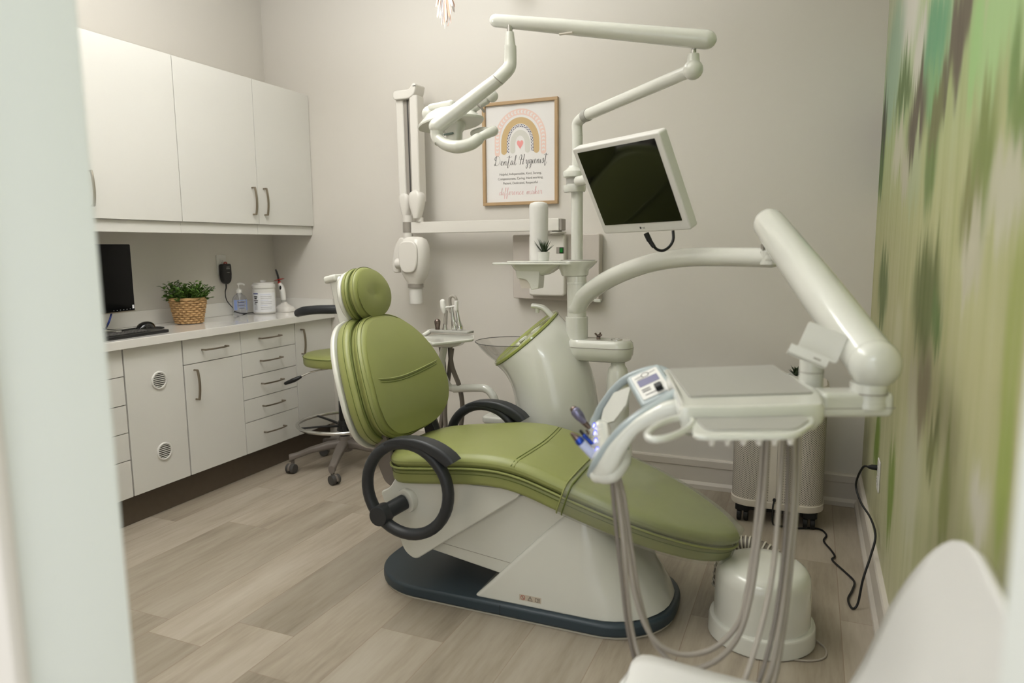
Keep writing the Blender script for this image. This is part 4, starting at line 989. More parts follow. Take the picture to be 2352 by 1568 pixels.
# backrest: local frame, v across (Y), u up along the back, w out of the front face
BO = Vector((-1.455, YC, 0.585)); BT = radians(18.5)
Bu = Vector((-sin(BT), 0, cos(BT))); Bw = Vector((cos(BT), 0, sin(BT)))
def backmap(v, u, w, bend=0.05):
    q = u / 0.52; lum = 0.028 * sin(pi * min(max(q, 0), 1)) - 0.02 * q          # gentle lumbar curve
    wing = 0.30 * v * v * (1 - 0.3 * q)
    return BO + Vector((0, v, 0)) + Bu * u + Bw * (w + lum + wing)
def back_outline(s=1.0):
    key = [(0.0, -0.015), (0.11, -0.010), (0.20, 0.012), (0.268, 0.062), (0.297, 0.135), (0.297, 0.21), (0.278, 0.30), (0.236, 0.39), (0.175, 0.463), (0.10, 0.507), (0.0, 0.520)]
    P = catmull([(-0.10, -0.010, 0)] + [(a, b_, 0) for a, b_ in key] + [(-0.09, 0.497, 0)], 5)[5:-5]
    right = [(p.x, p.y) for p in P]; right[0] = (0.0, right[0][1])
    left = [(-x, y) for x, y in right[1:-1]][::-1]
    return right + left
BOUT = back_outline(); CB = (0.0, 0.20)
def bm_(x, y, w): return backmap(x, y, w)
def bprof(w0, w1, r, puff, e=0.0): return ringprof(w0, w1, r, puff, e)
shell = cushion('back_shell', BOUT, ringprof(-0.150, -0.128, 0.008, 0.0, -0.004), bm_, 'gloss_white', t, CB)
rear = cushion('back_cushion_rear', BOUT, ringprof(-0.126, -0.062, 0.020, 0.0, 0.0), bm_, 'leather', t, CB)
frontc = cushion('back_cushion_front', BOUT, ringprof(-0.058, 0.0, 0.032, 0.022, 0.012), bm_, 'leather', t, CB)
MB().tube([bm_(x, y, -0.060) for x, y in inset(BOUT, 0.012)], 0.0035, n=8, sub=1, closed=True).build('piping', 'leather_seam', rear)
MB().tube([bm_(x, y, -0.085) for x, y in inset(BOUT, -0.0008)], 0.0012, n=6, sub=1, closed=True).build('stitching', 'leather_seam', rear)
MB().tube([bm_(x, y, -0.012) for x, y in inset(BOUT, 0.0165)], 0.0022, n=8, sub=1, closed=True).build('piping', 'leather', frontc)
MB().tube([bm_(x, y, -0.026) for x, y in inset(BOUT, 0.0118)], 0.0012, n=6, sub=1, closed=True).build('stitching', 'leather_seam', frontc)
def bseam(dz, r, m):
    pts = []
    for k in range(33):
        u = -1 + 2 * k / 32; v = 0.262 * u; h = 0.228 + dz + 0.022 * abs(u) ** 2 + 0.004 * sin(3 * u)
        f = abs(u) * 0.95; w = 0.022 * (1 - f ** 3) - (0.016 * max(0, abs(u) - 0.86) / 0.14)
        pts.append(bm_(v, h, w))
    MB().tube(pts, r, n=6, sub=2).build('back_seam', m, frontc)
bseam(0.0, 0.0022, 'leather_seam'); bseam(0.0065, 0.0034, 'leather'); bseam(-0.0075, 0.0022, 'leather_seam')
# back hinge brackets
for s_ in (-1, 1):
    MB().slab(roundpoly([(-1.545, 0.62), (-1.50, 0.64), (-1.452, 0.50), (-1.40, 0.42), (-1.43, 0.385), (-1.50, 0.42), (-1.535, 0.50)], 0.02), -0.008, 0.008, 0.003, frame((0, YC + s_ * 0.19, 0), (1, 0, 0), (0, 0, 1))).build('hinge_bracket', 'stool_grey', t)
    MB().slab(roundpoly([(-1.520, 0.60), (-1.475, 0.60), (-1.42, 0.47), (-1.395, 0.42), (-1.44, 0.40), (-1.49, 0.46)], 0.02), -0.02, 0.02, 0.004, frame((0, YC + s_ * 0.15, 0), (1, 0, 0), (0, 0, 1))).build('hinge_cover', 'arm_black', t)
# headrest
HB = backmap(0, 0.50, -0.10)
HO = Vector((-1.668, YC, 1.138)); HT = radians(12)
Hu = Vector((-sin(HT), 0, cos(HT))); Hw = Vector((cos(HT), 0, sin(HT)))
def hm(x, y, w):
    return HO + Vector((0, x, 0)) + Hu * y + Hw * (w + 0.9 * x * x)
HOUT = [(0.128 * cos(a), 0.113 * sin(a) * (1.0 + 0.04 * sin(a))) for a in [2 * pi * k / 48 for k in range(48)]]
def hprof(w0, w1, r, puff, dimp=0.0):
    P = ringprof(w0, w1, r, puff); out = []
    for kd, a, w in P:
        if kd == 's' and w >= w1 - 1e-6 and a < 0.5: w -= dimp * (1 - a / 0.5) ** 1.5
        out.append((kd, a, w))
    return out
hs = cushion('headrest_shell', HOUT, ringprof(-0.092, -0.072, 0.008, 0.0, 0.004), hm, 'gloss_white', t, (0, 0))
hr = cushion('headrest_cushion_rear', HOUT, ringprof(-0.071, -0.036, 0.012, 0.0), hm, 'leather', t, (0, 0))
hf = cushion('headrest_cushion_front', HOUT, hprof(-0.034, 0.004, 0.024, 0.022, 0.006), hm, 'leather', t, (0, 0))
MB().tube([hm(x, y, -0.0355) for x, y in inset(HOUT, 0.004)], 0.0035, n=8, sub=1, closed=True).build('piping', 'leather_seam', hr)
MB().tube([hm(x, y, -0.050) for x, y in inset(HOUT, -0.0006)], 0.0012, n=6, sub=1, closed=True).build('stitching', 'leather_seam', hr)
MB().tube([hm(x, y, -0.014) for x, y in inset(HOUT, 0.002)], 0.0014, n=6, sub=1, closed=True).build('stitching', 'leather_seam', hf)
# white headrest bracket behind the cushion
b = MB()
b.slab(roundpoly([(-0.060, -0.20), (0.060, -0.20), (0.064, 0.085), (0.05, 0.10), (-0.05, 0.10), (-0.064, 0.085)], 0.012), -0.148, -0.094, 0.012, frame(HO, (0, 1, 0), Hu) @ Matrix.Identity(4))
b.build('headrest_bracket', 'gloss_white', t)
b = MB(); b.slab(rrect(0.15, 0.03, 0.012), -0.165, -0.105, 0.008, frame(HO + Hu * 0.095, (0, 1, 0), Hu)); b.build('headrest_handle', 'gloss_white', t)

# ring armrests
def armrest(yy, sgn):
    cx_, cz_ = -1.314, 0.461; pts = []; rs = []
    # circle starting at the tip (upper right), over the top to the left, round the bottom and back up the right
    P = []
    tip = (-1.120, 0.590)
    P.append((tip[0], tip[1]))
    for k in range(30):
        a = radians(52 + k * 11.6); rr = 0.176 + 0.0 * k
        P.append((cx_ + rr * cos(a), cz_ + rr * sin(a) * 1.0))
    n = len(P)
    b = MB(); rings = []
    for k in range(40):
        a = radians(38 + k * 9.0); r_o = 0.196; r_i = 0.152
        if k <= 8: wv = 0.048 - 0.006 * (k / 8)
        else: wv = 0.040
        ro = 0.19; 
        c_ = Vector((cos(a), 0, sin(a))); ctr = Vector((cx_, yy, cz_)) + c_ * (0.1905 - 0.021)
        nn = c_; bb = Vector((0, 1, 0)); th = 0.021; wy = wv / 2 + 0.004
        rings.append([ctr + nn * (th * cos(q)) + bb * (wy * sin(q)) for q in [2 * pi * j / 16 for j in range(16)]])
    b.loft(rings + [rings[0]], cap=False)
    ar = b.build('armrest', 'arm_black', t)
    # arm pad wedge running past the ring to a square tip
    pad = MB(); rings = []
    for k in range(15):
        u = k / 14; a = radians(116 - 84 * u); rad = 0.180 + 0.003 * u + 0.044 * max(0, (u - 0.30) / 0.70) ** 1.5
        c_ = Vector((cx_ + rad * cos(a), yy, cz_ + rad * sin(a))); d = Vector((sin(a), 0, -cos(a))); nn = Vector((cos(a), 0, sin(a)))
        hh = 0.008 + 0.018 * u; ww = 0.022 + 0.012 * min(1, u * 1.5)
        if k == 14: hh *= 0.8
        rings.append([c_ + nn * y_ + Vector((0, x_, 0)) for x_, y_ in [(p[0], p[1]) for p in rrect(2 * ww, 2 * hh, min(hh, ww) * 0.6, 4)]])
    pad.loft(rings); pad.build('arm_pad', 'arm_black', ar)
    piv = Vector((-1.425, yy, 0.350)); b = MB(); b.cyl(piv + Vector((0, -0.030 * 1, 0)), piv + Vector((0, 0.030, 0)), 0.038, b=0.006)
    ax0 = Vector((-1.425, yy, 0.350)); b.cyl(ax0, Vector((-1.385, YC + sgn * 0.245, 0.372)), 0.030, n=28); b.build('pivot', 'arm_black', ar)
    bs = MB().cyl(Vector((-1.382, YC + sgn * 0.245, 0.374)), Vector((-1.370, YC + sgn * 0.20, 0.380)), 0.046, 0.052, n=30, b=0.004).build('boss', 'gloss_white', ar); bs['label'] = 'white boss'
armrest(YC - 0.335, -1); armrest(YC + 0.320, 1)

# ================================================================ STOOL
sx, sy = -2.575, 3.425
t = thing('stool', 'green round-seated draughting stool with chrome foot ring by the corner cabinet', 'stool', (sx, sy, 0))
# note: seat pushed against the chair back's far side
prof = [(0.0, 0.640), (0.19, 0.640), (0.212, 0.645), (0.219, 0.656), (0.221, 0.690), (0.217, 0.700), (0.205, 0.710), (0.15, 0.718), (0.0, 0.721)]
st = MB().lathe(prof, (sx, sy, 0), n=48).build('seat', 'leather', t)
MB().tube([(sx + 0.2205 * cos(2 * pi * k / 48), sy + 0.2205 * sin(2 * pi * k / 48), 0.696) for k in range(48)], 0.0022, n=6, sub=1, closed=True).build('piping', 'leather_seam', st)
b = MB(); b.cyl((sx, sy, 0.628), (sx, sy, 0.639), 0.09); b.cyl((sx, sy, 0.605), (sx, sy, 0.628), 0.045); b.build('seat_plate', 'black_plastic', t)
b = MB(); b.cyl((sx, sy, 0.40), (sx, sy, 0.61), 0.017)
for a in (0.4, 2.4, 4.5): b.cyl((sx + 0.026 * cos(a), sy + 0.026 * sin(a), 0.42), (sx + 0.026 * cos(a), sy + 0.026 * sin(a), 0.61), 0.008, n=14)
b.build('gas_column', 'chrome', t)
MB().cyl((sx, sy, 0.20), (sx, sy, 0.44), 0.030, 0.027, b=0.003).build('column_sleeve', 'black_plastic', t)
b = MB(); b.tube([(sx - 0.04, sy - 0.03, 0.618), (sx - 0.14, sy - 0.10, 0.600), (sx - 0.21, sy - 0.15, 0.565)], 0.005, n=10); lv = b.build('lever', 'chrome', t)
MB().tube([(sx - 0.195, sy - 0.140, 0.572), (sx - 0.225, sy - 0.162, 0.556), (sx - 0.265, sy - 0.19, 0.538)], [0.009, 0.014, 0.010], n=14, dome=True).build('lever_grip', 'black_plastic', lv)
RR = 0.272; rz = 0.282
MB().tube([(sx + RR * cos(2 * pi * k / 40), sy + RR * sin(2 * pi * k / 40), rz) for k in range(40)], 0.0105, n=12, sub=1, closed=True).build('foot_ring', 'chrome', t)
for k in range(5):
    a = radians(20 + 72 * k); b = MB(); d = Vector((cos(a), sin(a), 0))
    b.tube([Vector((sx, sy, rz - 0.02)) + d * 0.02, Vector((sx, sy, rz - 0.008)) + d * 0.14, Vector((sx, sy, rz)) + d * (RR - 0.004)], [0.014, 0.011, 0.010], n=8, flat=0.6); b.build('spoke', 'black_plastic', t)
MB().cyl((sx, sy, rz - 0.05), (sx, sy, rz + 0.012), 0.045, 0.034, b=0.004).build('ring_hub', 'black_plastic', t)
MB().cyl((sx, sy, 0.105), (sx, sy, 0.20), 0.046, 0.034, b=0.006).build('base_hub', 'stool_grey', t)
for k in range(5):
    a = radians(-139 + 72 * k); d = Vector((cos(a), sin(a), 0)); n = Vector((-sin(a), cos(a), 0)); rings = []
    for u, z, w_, h in ((0.02, 0.150, 0.030, 0.040), (0.10, 0.146, 0.030, 0.034), (0.20, 0.128, 0.025, 0.026), (0.285, 0.102, 0.021, 0.024), (0.318, 0.092, 0.021, 0.034), (0.328, 0.088, 0.016, 0.034)):
        c_ = Vector((sx, sy, z)) + d * u; rings.append([c_ + n * p[0] + Vector((0, 0, p[1])) for p in rrect(2 * w_, h * 1.3, h * 0.45, 4)])
    lg = MB().loft(rings).build('leg', 'stool_grey', t)
    c_ = Vector((sx, sy, 0)) + d * 0.308; w2 = a + 0.9; wd = Vector((cos(w2), sin(w2), 0)); ww = c_ + wd * 0.014
    b = MB(); ax = Vector((-sin(w2), cos(w2), 0))
    for s_ in (-1, 1): b.cyl(ww + Vector((0, 0, 0.029)) + ax * (s_ * 0.006), ww + Vector((0, 0, 0.029)) + ax * (s_ * 0.027), 0.0285, 0.0275, n=24, b=0.002)
    wh = b.build('caster', 'grey_dark', lg)
    b = MB(); b.cyl(c_ + Vector((0, 0, 0.050)), c_ + Vector((0, 0, 0.082)), 0.011, n=14)
    b.slab([(0.0, 0.0)] + [(0.032 * cos(q), 0.032 * sin(q)) for q in [radians(-10 + 19 * i) for i in range(11)]], -0.006, 0.006, 0, frame(ww + Vector((0, 0, 0.029)), wd, (0, 0, 1))); b.build('caster_hood', 'stool_grey', lg)
# curved black torso support
b = MB(); b.tube([(-2.755, 3.27, 0.955), (-2.68, 3.235, 0.972), (-2.59, 3.235, 0.982), (-2.50, 3.25, 0.985), (-2.40, 3.30, 0.985), (-2.33, 3.38, 0.985)], [0.020, 0.023, 0.022, 0.022, 0.023, 0.022], n=16, flat=1.15, up=(0, 0, 1), dome=True); sp_ = b.build('torso_support', 'arm_black', t); sp_['label'] = 'curved black padded arm support'
b = MB(); b.tube([(-2.33, 3.38, 0.97), (-2.29, 3.50, 0.85), (-2.30, 3.52, 0.65), (-2.42, 3.47, 0.632)], 0.011, n=12); b.build('support_post', 'black_plastic', t)

# ================================================================ WATER UNIT (CUSPIDOR TOWER)
UX, UY = -0.962, 3.0
t = thing('cuspidor_unit', 'white rinsing tower with green tilted basin, glass bowl and central column behind the chair', 'cuspidor', (-1.06, UY, 0))
Lp = [(0.02, -1.235), (0.25, -1.238), (0.50, -1.240), (0.60, -1.247), (0.68, -1.264), (0.735, -1.295), (0.765, -1.325), (0.785, -1.352)]
Rp = [(0.02, -0.850), (0.25, -0.850), (0.50, -0.856), (0.66, -0.873), (0.78, -0.902), (0.88, -0.948), (0.96, -1.000), (1.018, -1.055)]
Bp = [0.190, 0.190, 0.190, 0.188, 0.185, 0.180, 0.176, 0.172]
rings = []
def lerpP(P, u):
    f = u * (len(P) - 1); i = min(int(f), len(P) - 2); k = f - i
    p0, p1, p2, p3 = [Vector((P[j][0], P[j][1])) for j in (max(i - 1, 0), i, i + 1, min(i + 2, len(P) - 1))]
    return 0.5 * ((2 * p1) + (p2 - p0) * k + (2 * p0 - 5 * p1 + 4 * p2 - p3) * k * k + (-p0 + 3 * p1 - 3 * p2 + p3) * k ** 3)
for i in range(29):
    u = i / 28; l = lerpP(Lp, u); r_ = lerpP(Rp, u); bi = u * 7; j = min(int(bi), 6); bb = Bp[j] + (Bp[j + 1] - Bp[j]) * (bi - j)
    c_ = Vector(((l.y + r_.y) / 2, UY, (l.x + r_.x) / 2)); ax = Vector(((r_.y - l.y) / 2, 0, (r_.x - l.x) / 2))
    sk = 0.24 * max(0, (u - 0.45) / 0.55) ** 2; axn = ax.normalized(); nb = Vector((-axn.z, 0, axn.x))
    rings.append([c_ + ax * cos(a) + Vector((0, bb * sin(a), 0)) + nb * (sk * bb * sin(a)) for a in [2 * pi * k / 56 for k in range(56)]])
body = MB().loft(rings).build('body', 'gloss_white', t)
MB().tube([(-1.048 + 0.1955 * cos(2 * pi * k / 48), UY + 0.1910 * sin(2 * pi * k / 48), 0.507) for k in range(48)], 0.0012, n=6, sub=1, closed=True).build('body_seam', 'xray_grey', body)
# green basin face with its rim
l, r_ = Vector((-1.352, 0, 0.785)), Vector((-1.055, 0, 1.018)); cT = (l + r_) / 2; aT = (r_ - l) / 2; La = aT.length; aD = aT.normalized(); nT = Vector((-aD.z, 0, aD.x))
cT = Vector((cT.x, UY, cT.z))
rr = []
for f, h in ((1.0, 0.0), (1.018, 0.004), (1.018, 0.012), (1.0, 0.015), (0.96, 0.013), (0.93, 0.007), (0.80, 0.004), (0.6, 0.004), (0.35, 0.006), (0.1, 0.008)):
    rr.append([cT + aD * (La * f * cos(a)) + (Vector((0, 1, 0)) + nT * 0.24) * (0.172 * f * sin(a)) + nT * h for a in [2 * pi * k / 56 for k in range(56)]])
basin = MB().loft(rr).build('basin', 'bowl_green', t); basin['label'] = 'glossy green tilted basin face'
MB().tube([cT + aD * (La * 1.004 * cos(a)) + (Vector((0, 1, 0)) + nT * 0.24) * (0.1727 * sin(a)) + nT * 0.002 for a in [2 * pi * k / 56 for k in range(56)]], 0.0030, n=6, sub=1, closed=True).build('rim', 'leather_seam', basin)
b = MB()
for (a_, y_, r0) in ((0.00, 0.03, 0.030), (-0.065, 0.0, 0.024), (-0.11, 0.03, 0.018)):
    b.lathe([(r0, 0.004), (r0, 0.012), (r0 * 0.85, 0.016), (0.0, 0.017)], cT + aD * (0.05 + a_) + Vector((0, y_, 0)), nT, n=20)
b.build('cup_stand', 'gloss_white', basin)
# glass spittoon
gx, gz = -1.278, 0.775
pr_ = [(0.030, 0.0), (0.060, 0.012), (0.105, 0.045), (0.140, 0.080), (0.168, 0.112), (0.174, 0.114), (0.145, 0.078), (0.109, 0.042), (0.064, 0.009), (0.030, -0.003)]
bw = MB(); n_ = 56
R2 = [[(gx + r0 * cos(2 * pi * k / n_), UY + r0 * sin(2 * pi * k / n_), gz + h) for k in range(n_)] for r0, h in pr_]; R2.append(R2[0])
bw.loft(R2, cap=False); gb = bw.build('glass_bowl', 'glass_clear', t); gb['label'] = 'clear glass spittoon bowl'
MB().tube([(gx + 0.1735 * cos(2 * pi * k / 56), UY + 0.1735 * sin(2 * pi * k / 56), gz + 0.1135) for k in range(56)], 0.0016, n=6, sub=1, closed=True).build('bowl_rim', 'grey_dark', gb)
# spout
b = MB(); b.tube([(-1.048, 3.000, 0.983), (-1.092, 3.000, 1.024), (-1.126, 3.000, 1.051), (-1.177, 3.000, 1.058)], [0.018, 0.019, 0.018, 0.016], n=16, flat=0.7); b.cyl((-1.151, 3.000, 1.050), (-1.152, 3.000, 1.026), 0.011, 0.009); b.build('spout', 'gloss_white', t)
# column
b = MB(); b.cyl((UX, UY, 0.87), (UX, UY, 1.195), 0.0435, n=36); b.build('column', 'gloss_white', t)
MB().cyl((UX, UY, 0.895), (UX, UY, 1.015), 0.0505, n=36, b=0.004).build('column_sleeve', 'gloss_white', t)
MB().lathe([(0.043, 0.0), (0.045, 0.006), (0.041, 0.022), (0.034, 0.028), (0.0, 0.028)], (UX, UY, 1.158), n=36).build('column_cap', 'gloss_white', t)
# lower side arm with post
rg = []
for z, e in ((0.822, 0.030), (0.832, 0.012), (0.855, 0.002), (0.880, 0.0), (0.888, 0.001), (0.908, 0.004), (0.918, 0.014)):
    rg.append([(p[0], p[1], z) for p in inset(stadium(-1.00, -0.700, UY - 0.085, UY + 0.060, 0.07), e)])
sa = MB().loft(rg).build('side_arm', 'gloss_white', t)
MB().tube([(p[0], p[1], 0.886) for p in inset(stadium(-1.00, -0.700, UY - 0.085, UY + 0.060, 0.07), -0.0003)], 0.0012, n=6, sub=1, closed=True).build('arm_seam', 'xray_grey', sa)
b = MB(); c_ = Vector((-0.855, UY - 0.02, 0.918)); b.cyl(c_, c_ + Vector((0, 0, 0.012)), 0.009, n=14)
for a in range(5): b.tube([c_ + Vector((0, 0, 0.010)), c_ + Vector((0.016 * cos(a * 1.26), 0.016 * sin(a * 1.26), 0.022 + 0.006 * (a % 2)))], 0.0038, n=8, smooth=False)
b.build('tap', 'gunmetal', sa)
MB().lathe([(0.026, 0), (0.026, 0.003), (0.020, 0.005), (0.018, 0.003), (0.0, 0.003)], (-0.775, UY - 0.01, 0.9175)).build('cap', 'chrome', sa)
b = MB(); b.lathe([(0.046, 0.0), (0.048, 0.06), (0.050, 0.45), (0.051, 0.66), (0.048, 0.735), (0.042, 0.762), (0.032, 0.775), (0.032, 0.785)], (-0.765, UY - 0.02, 0.03), n=32); b.lathe([(0.030, 0.0), (0.031, 0.008), (0.044, 0.018), (0.050, 0.030)], (-0.765, UY - 0.02, 0.815)); b.build('side_post', 'gloss_white', t)
# shelf head around the column
rg = []
for z, sc_f, dx in ((1.196, 0.60, -0.01), (1.200, 0.66, -0.01), (1.222, 0.72, -0.012), (1.238, 0.86, -0.006), (1.255, 0.98, 0.0), (1.262, 1.0, 0.0), (1.264, 0.985, 0.0)):
    rg.append([(UX - 0.0 + dx + 0.092 * sc_f * cos(a), UY + 0.075 * sc_f * sin(a), z) for a in [2 * pi * k / 40 for k in range(40)]])
hd = MB().loft(rg).build('shelf_head', 'gloss_white', t)
MB().lathe([(0.078, 0), (0.078, 0.003), (0.0, 0.004)], (UX + 0.005, UY, 1.2642), n=36, sy=0.8).build('shelf_ring', 'silicone_grey', hd)
MB().slab(roundpoly([(-1.340, 2.90), (-1.0, 2.915), (-0.96, 2.93), (-0.96, 3.06), (-1.02, 3.08), (-1.340, 3.10)], [0.03, 0.02, 0.01, 0.01, 0.02, 0.03]), 1.247, 1.257, 0.003, Matrix()).build('shelf_tray', 'gloss_white', t)
sh = MB().slab(roundpoly([(-1.275, 2.925), (-1.0, 2.925), (-0.97, 2.94), (-0.97, 3.06), (-1.275, 3.08)], 0.02), 1.2575, 1.2635, 0.002, Matrix()).build('shelf_top', 'gloss_white', t)
rg = []
for z, x0, x1, y0, y1 in ((1.2468, -1.262, -1.02, 2.93, 3.07), (1.225, -1.250, -1.06, 2.94, 3.06), (1.210, -1.235, -1.08, 2.95, 3.05), (1.200, -1.20, -1.10, 2.96, 3.04), (1.196, -1.165, -1.12, 2.97, 3.03)):
    rg.append([((x0 + x1) / 2 + p[0], (y0 + y1) / 2 + p[1], z) for p in rrect(x1 - x0, y1 - y0, 0.03)])
MB().loft(rg).build('shelf_pod', 'gloss_white', t)
b = MB(); b.slab(roundpoly([(-1.238, 1.222), (-1.118, 1.222), (-1.125, 1.140), (-1.160, 1.134), (-1.168, 1.160), (-1.182, 1.178), (-1.200, 1.182), (-1.228, 1.184)], [0.01, 0.01, 0.006, 0.004, 0.01, 0.01, 0.01, 0.01]), -0.035, 0.035, 0.004, frame((0, UY - 0.02, 0), (1, 0, 0), (0, 0, 1))); b.build('sensor_hood', 'gloss_white', t)
MB().slab([(-1.222, 1.1835), (-1.170, 1.1835), (-1.166, 1.140), (-1.212, 1.140)], -0.026, 0.026, 0, frame((0, UY - 0.02, 0), (1, 0, 0), (0, 0, 1))).build('sensor_window', 'purifier', t)
# pole for light and screen
MB().cyl((UX, UY, 1.265), (UX, UY, 1.585), 0.0262, n=32).build('pole', 'gloss_white', t)
rg = [(0.0262, 1.560), (0.046, 1.562), (0.050, 1.572), (0.050, 1.590), (0.036, 1.596), (0.034, 1.622), (0.050, 1.628), (0.052, 1.640), (0.050, 1.650), (0.040, 1.658), (0.028, 1.668), (0.0262, 1.675)]
b = MB(); b.lathe([(r0 * 1.0, z - 1.56) for r0, z in rg], (UX - 0.012, UY, 1.56), n=36); b.build('pole_collar', 'gloss_white', t)
MB().cyl((UX - 0.012, UY, 1.598), (UX - 0.012, UY, 1.624), 0.0375, n=32).build('collar_ring', 'silicone_grey', t)
MB().cyl((UX, UY, 1.64), (UX, UY, 1.80), 0.0235, n=32).build('upper_pole', 'gloss_white', t)

# water bottle and little succulent standing on the shelf
wb = thing('water_bottle', 'tall white domed water bottle standing on the tower shelf behind the small plant', 'bottle', (-1.150, 3.02, 1.264))
MB().lathe([(0.0, 0.0003), (0.039, 0.0003), (0.040, 0.004), (0.0425, 0.18), (0.0435, 0.235), (0.042, 0.250), (0.037, 0.258), (0.020, 0.2635), (0.0, 0.265)], (-1.150, 3.02, 1.2635), n=36).build('body', 'matte_white', wb)
p_ = thing('potted_succulent', 'small spiky succulent in a white pot on the tower shelf', 'plant', (-1.106, 2.962, 1.2637))
MB().lathe([(0.0, 0.0002), (0.0225, 0.0002), (0.024, 0.002), (0.0275, 0.038), (0.0275, 0.040), (0.0245, 0.040), (0.024, 0.034), (0.0, 0.034)], (-1.106, 2.962, 1.2637), n=30).build('pot', 'pot_white', p_)
b = MB(); rnd = random.Random(11)
def spiky(b, c_, n1, L, wd, rnd, e0=0.55):
    for k in range(n1):
        a = 2 * pi * k / n1 * 2.4 + rnd.uniform(-0.2, 0.2); el = e0 + (1.5 - e0) * k / n1; Lk = L * (0.85 + 0.3 * rnd.random()) * (1.0 if k < n1 * 0.7 else 0.75)
        d = Vector((cos(a) * cos(el), sin(a) * cos(el), sin(el))); s_ = Vector((-sin(a), cos(a), 0)); n = s_.cross(d); rings = []
        for u, w_ in ((0, 0.6), (0.2, 1.0), (0.5, 0.8), (0.8, 0.38), (1.0, 0.03)):
            p = Vector(c_) + d * (Lk * u) + Vector((0, 0, 0.12 * Lk * u * u)); rings.append([p + s_ * wd * w_ / 2, p - n * wd * 0.25 * w_, p - s_ * wd * w_ / 2, p + n * wd * 0.10 * w_])
        b.loft(rings)
spiky(b, (-1.106, 2.962, 1.2957), 22, 0.062, 0.011, rnd); b.build('leaves', 'leaf_dark', p_, flat=True)

# ---------------------------------------------------------------- ceiling-pole operating light
t = thing('operating_light', 'white jointed operating light arm with lamp head hanging over the chair', 'operating light', (UX, UY, 1.80))
A1, A2 = 2.50, 2.34
b = MB(); b.tube([(UX, UY, 1.800), (UX, UY - 0.002, 1.85), (-0.936, 2.980, 1.870), (-0.896, 2.950, 1.880)], [0.0235, 0.0235, 0.0235, 0.0235], n=24, sub=8); b.tube([(-0.911, 2.960, 1.877), (-0.409, 2.520, 1.912)], [0.0245, 0.0225], n=24, smooth=False); b.build('lower_arm', 'gloss_white', t)
MB().tube([(-0.920, 2.965, 1.875), (-0.895, 2.945, 1.877)], 0.0262, n=24, smooth=False).build('arm_band', 'silicone_grey', t)
kc = Vector((-0.396, 2.500, 1.910))
b = MB(); b.ball(kc, 0.0335); b.cyl(kc, kc + Vector((0, 0, 0.050)), 0.0235, 0.019); b.build('elbow', 'gloss_white', t)
MB().cyl(kc + Vector((0, 0, 0.045)), kc + Vector((0, 0, 0.085)), 0.010).build('elbow_pin', 'chrome', t)
pa, pb = Vector((-0.354, 2.490, 1.999)), Vector((-1.055, 2.360, 2.112))
b = MB(); b.tube([pa, pb], [0.0335, 0.0240], n=24, smooth=False, flat=0.92, dome=True); b.build('upper_arm', 'gloss_white', t)
b = MB(); b.box((0, 0, 0), (0.05, 0.012, 0.006), 0.002, T(*((-0.808, 2.390, 2.047)))); b.build('arm_clip', 'purifier', t)
MB().cyl((-1.004, 2.360, 2.090), (-1.004, 2.360, 2.064), 0.010).build('drop_pin', 'chrome', t)
b = MB(); b.tube([(-1.004, 2.360, 2.067), (-1.004, 2.360, 2.047), (-1.003, 2.360, 2.015)], [0.014, 0.0165, 0.020], n=22); b.tube([(-1.003, 2.360, 2.021), (-1.003, 2.360, 1.978), (-1.006, 2.355, 1.948), (-1.025, 2.340, 1.921), (-1.042, 2.330, 1.903)], [0.0215, 0.0225, 0.0235, 0.0240, 0.0240], n=24, sub=8); b.build('drop_arm', 'gloss_white', t)
b = MB(); b.tube([(-1.041, 2.330, 1.904), (-1.246, 2.260, 1.752)], [0.0240, 0.0285], n=24, smooth=False, dome=True); b.build('balance_arm', 'gloss_white', t)
b = MB(); b.tube([(-1.036, 2.330, 1.908), (-1.038, 2.330, 1.906)], 0.0246, n=24, smooth=False); b.build('arm_joint', 'xray_grey', t)
# yoke below the arm, curved round to the handle bar
b = MB(); b.tube([(-1.245, 2.260, 1.755), (-1.247, 2.260, 1.719), (-1.233, 2.255, 1.697)], [0.026, 0.022, 0.019], n=20); b.tube([(-1.241, 2.257, 1.710), (-1.209, 2.250, 1.687), (-1.161, 2.250, 1.675), (-1.120, 2.270, 1.684), (-1.099, 2.290, 1.702)], [0.0185, 0.021, 0.023, 0.022, 0.0215], n=22, sub=8, dome=True); yk = b.build('yoke', 'gloss_white', t)
MB().tube([(-1.209, 2.250, 1.701), (-1.208, 2.250, 1.700)], 0.0, n=4).build('yoke_line', 'xray_grey', yk) if False else None
b = MB(); b.tube([(-1.099, 2.290, 1.705), (-1.074, 2.310, 1.721), (-1.058, 2.330, 1.733)], [0.0150, 0.0165, 0.0185], n=20, dome=True); b.build('handle', 'gloss_white', t)
b = MB(); b.tube([(-1.179, 2.420, 1.746), (-1.140, 2.420, 1.753), (-1.108, 2.420, 1.743)], [0.013, 0.014, 0.015], n=16, dome=True); b.build('handle', 'gloss_white', t)
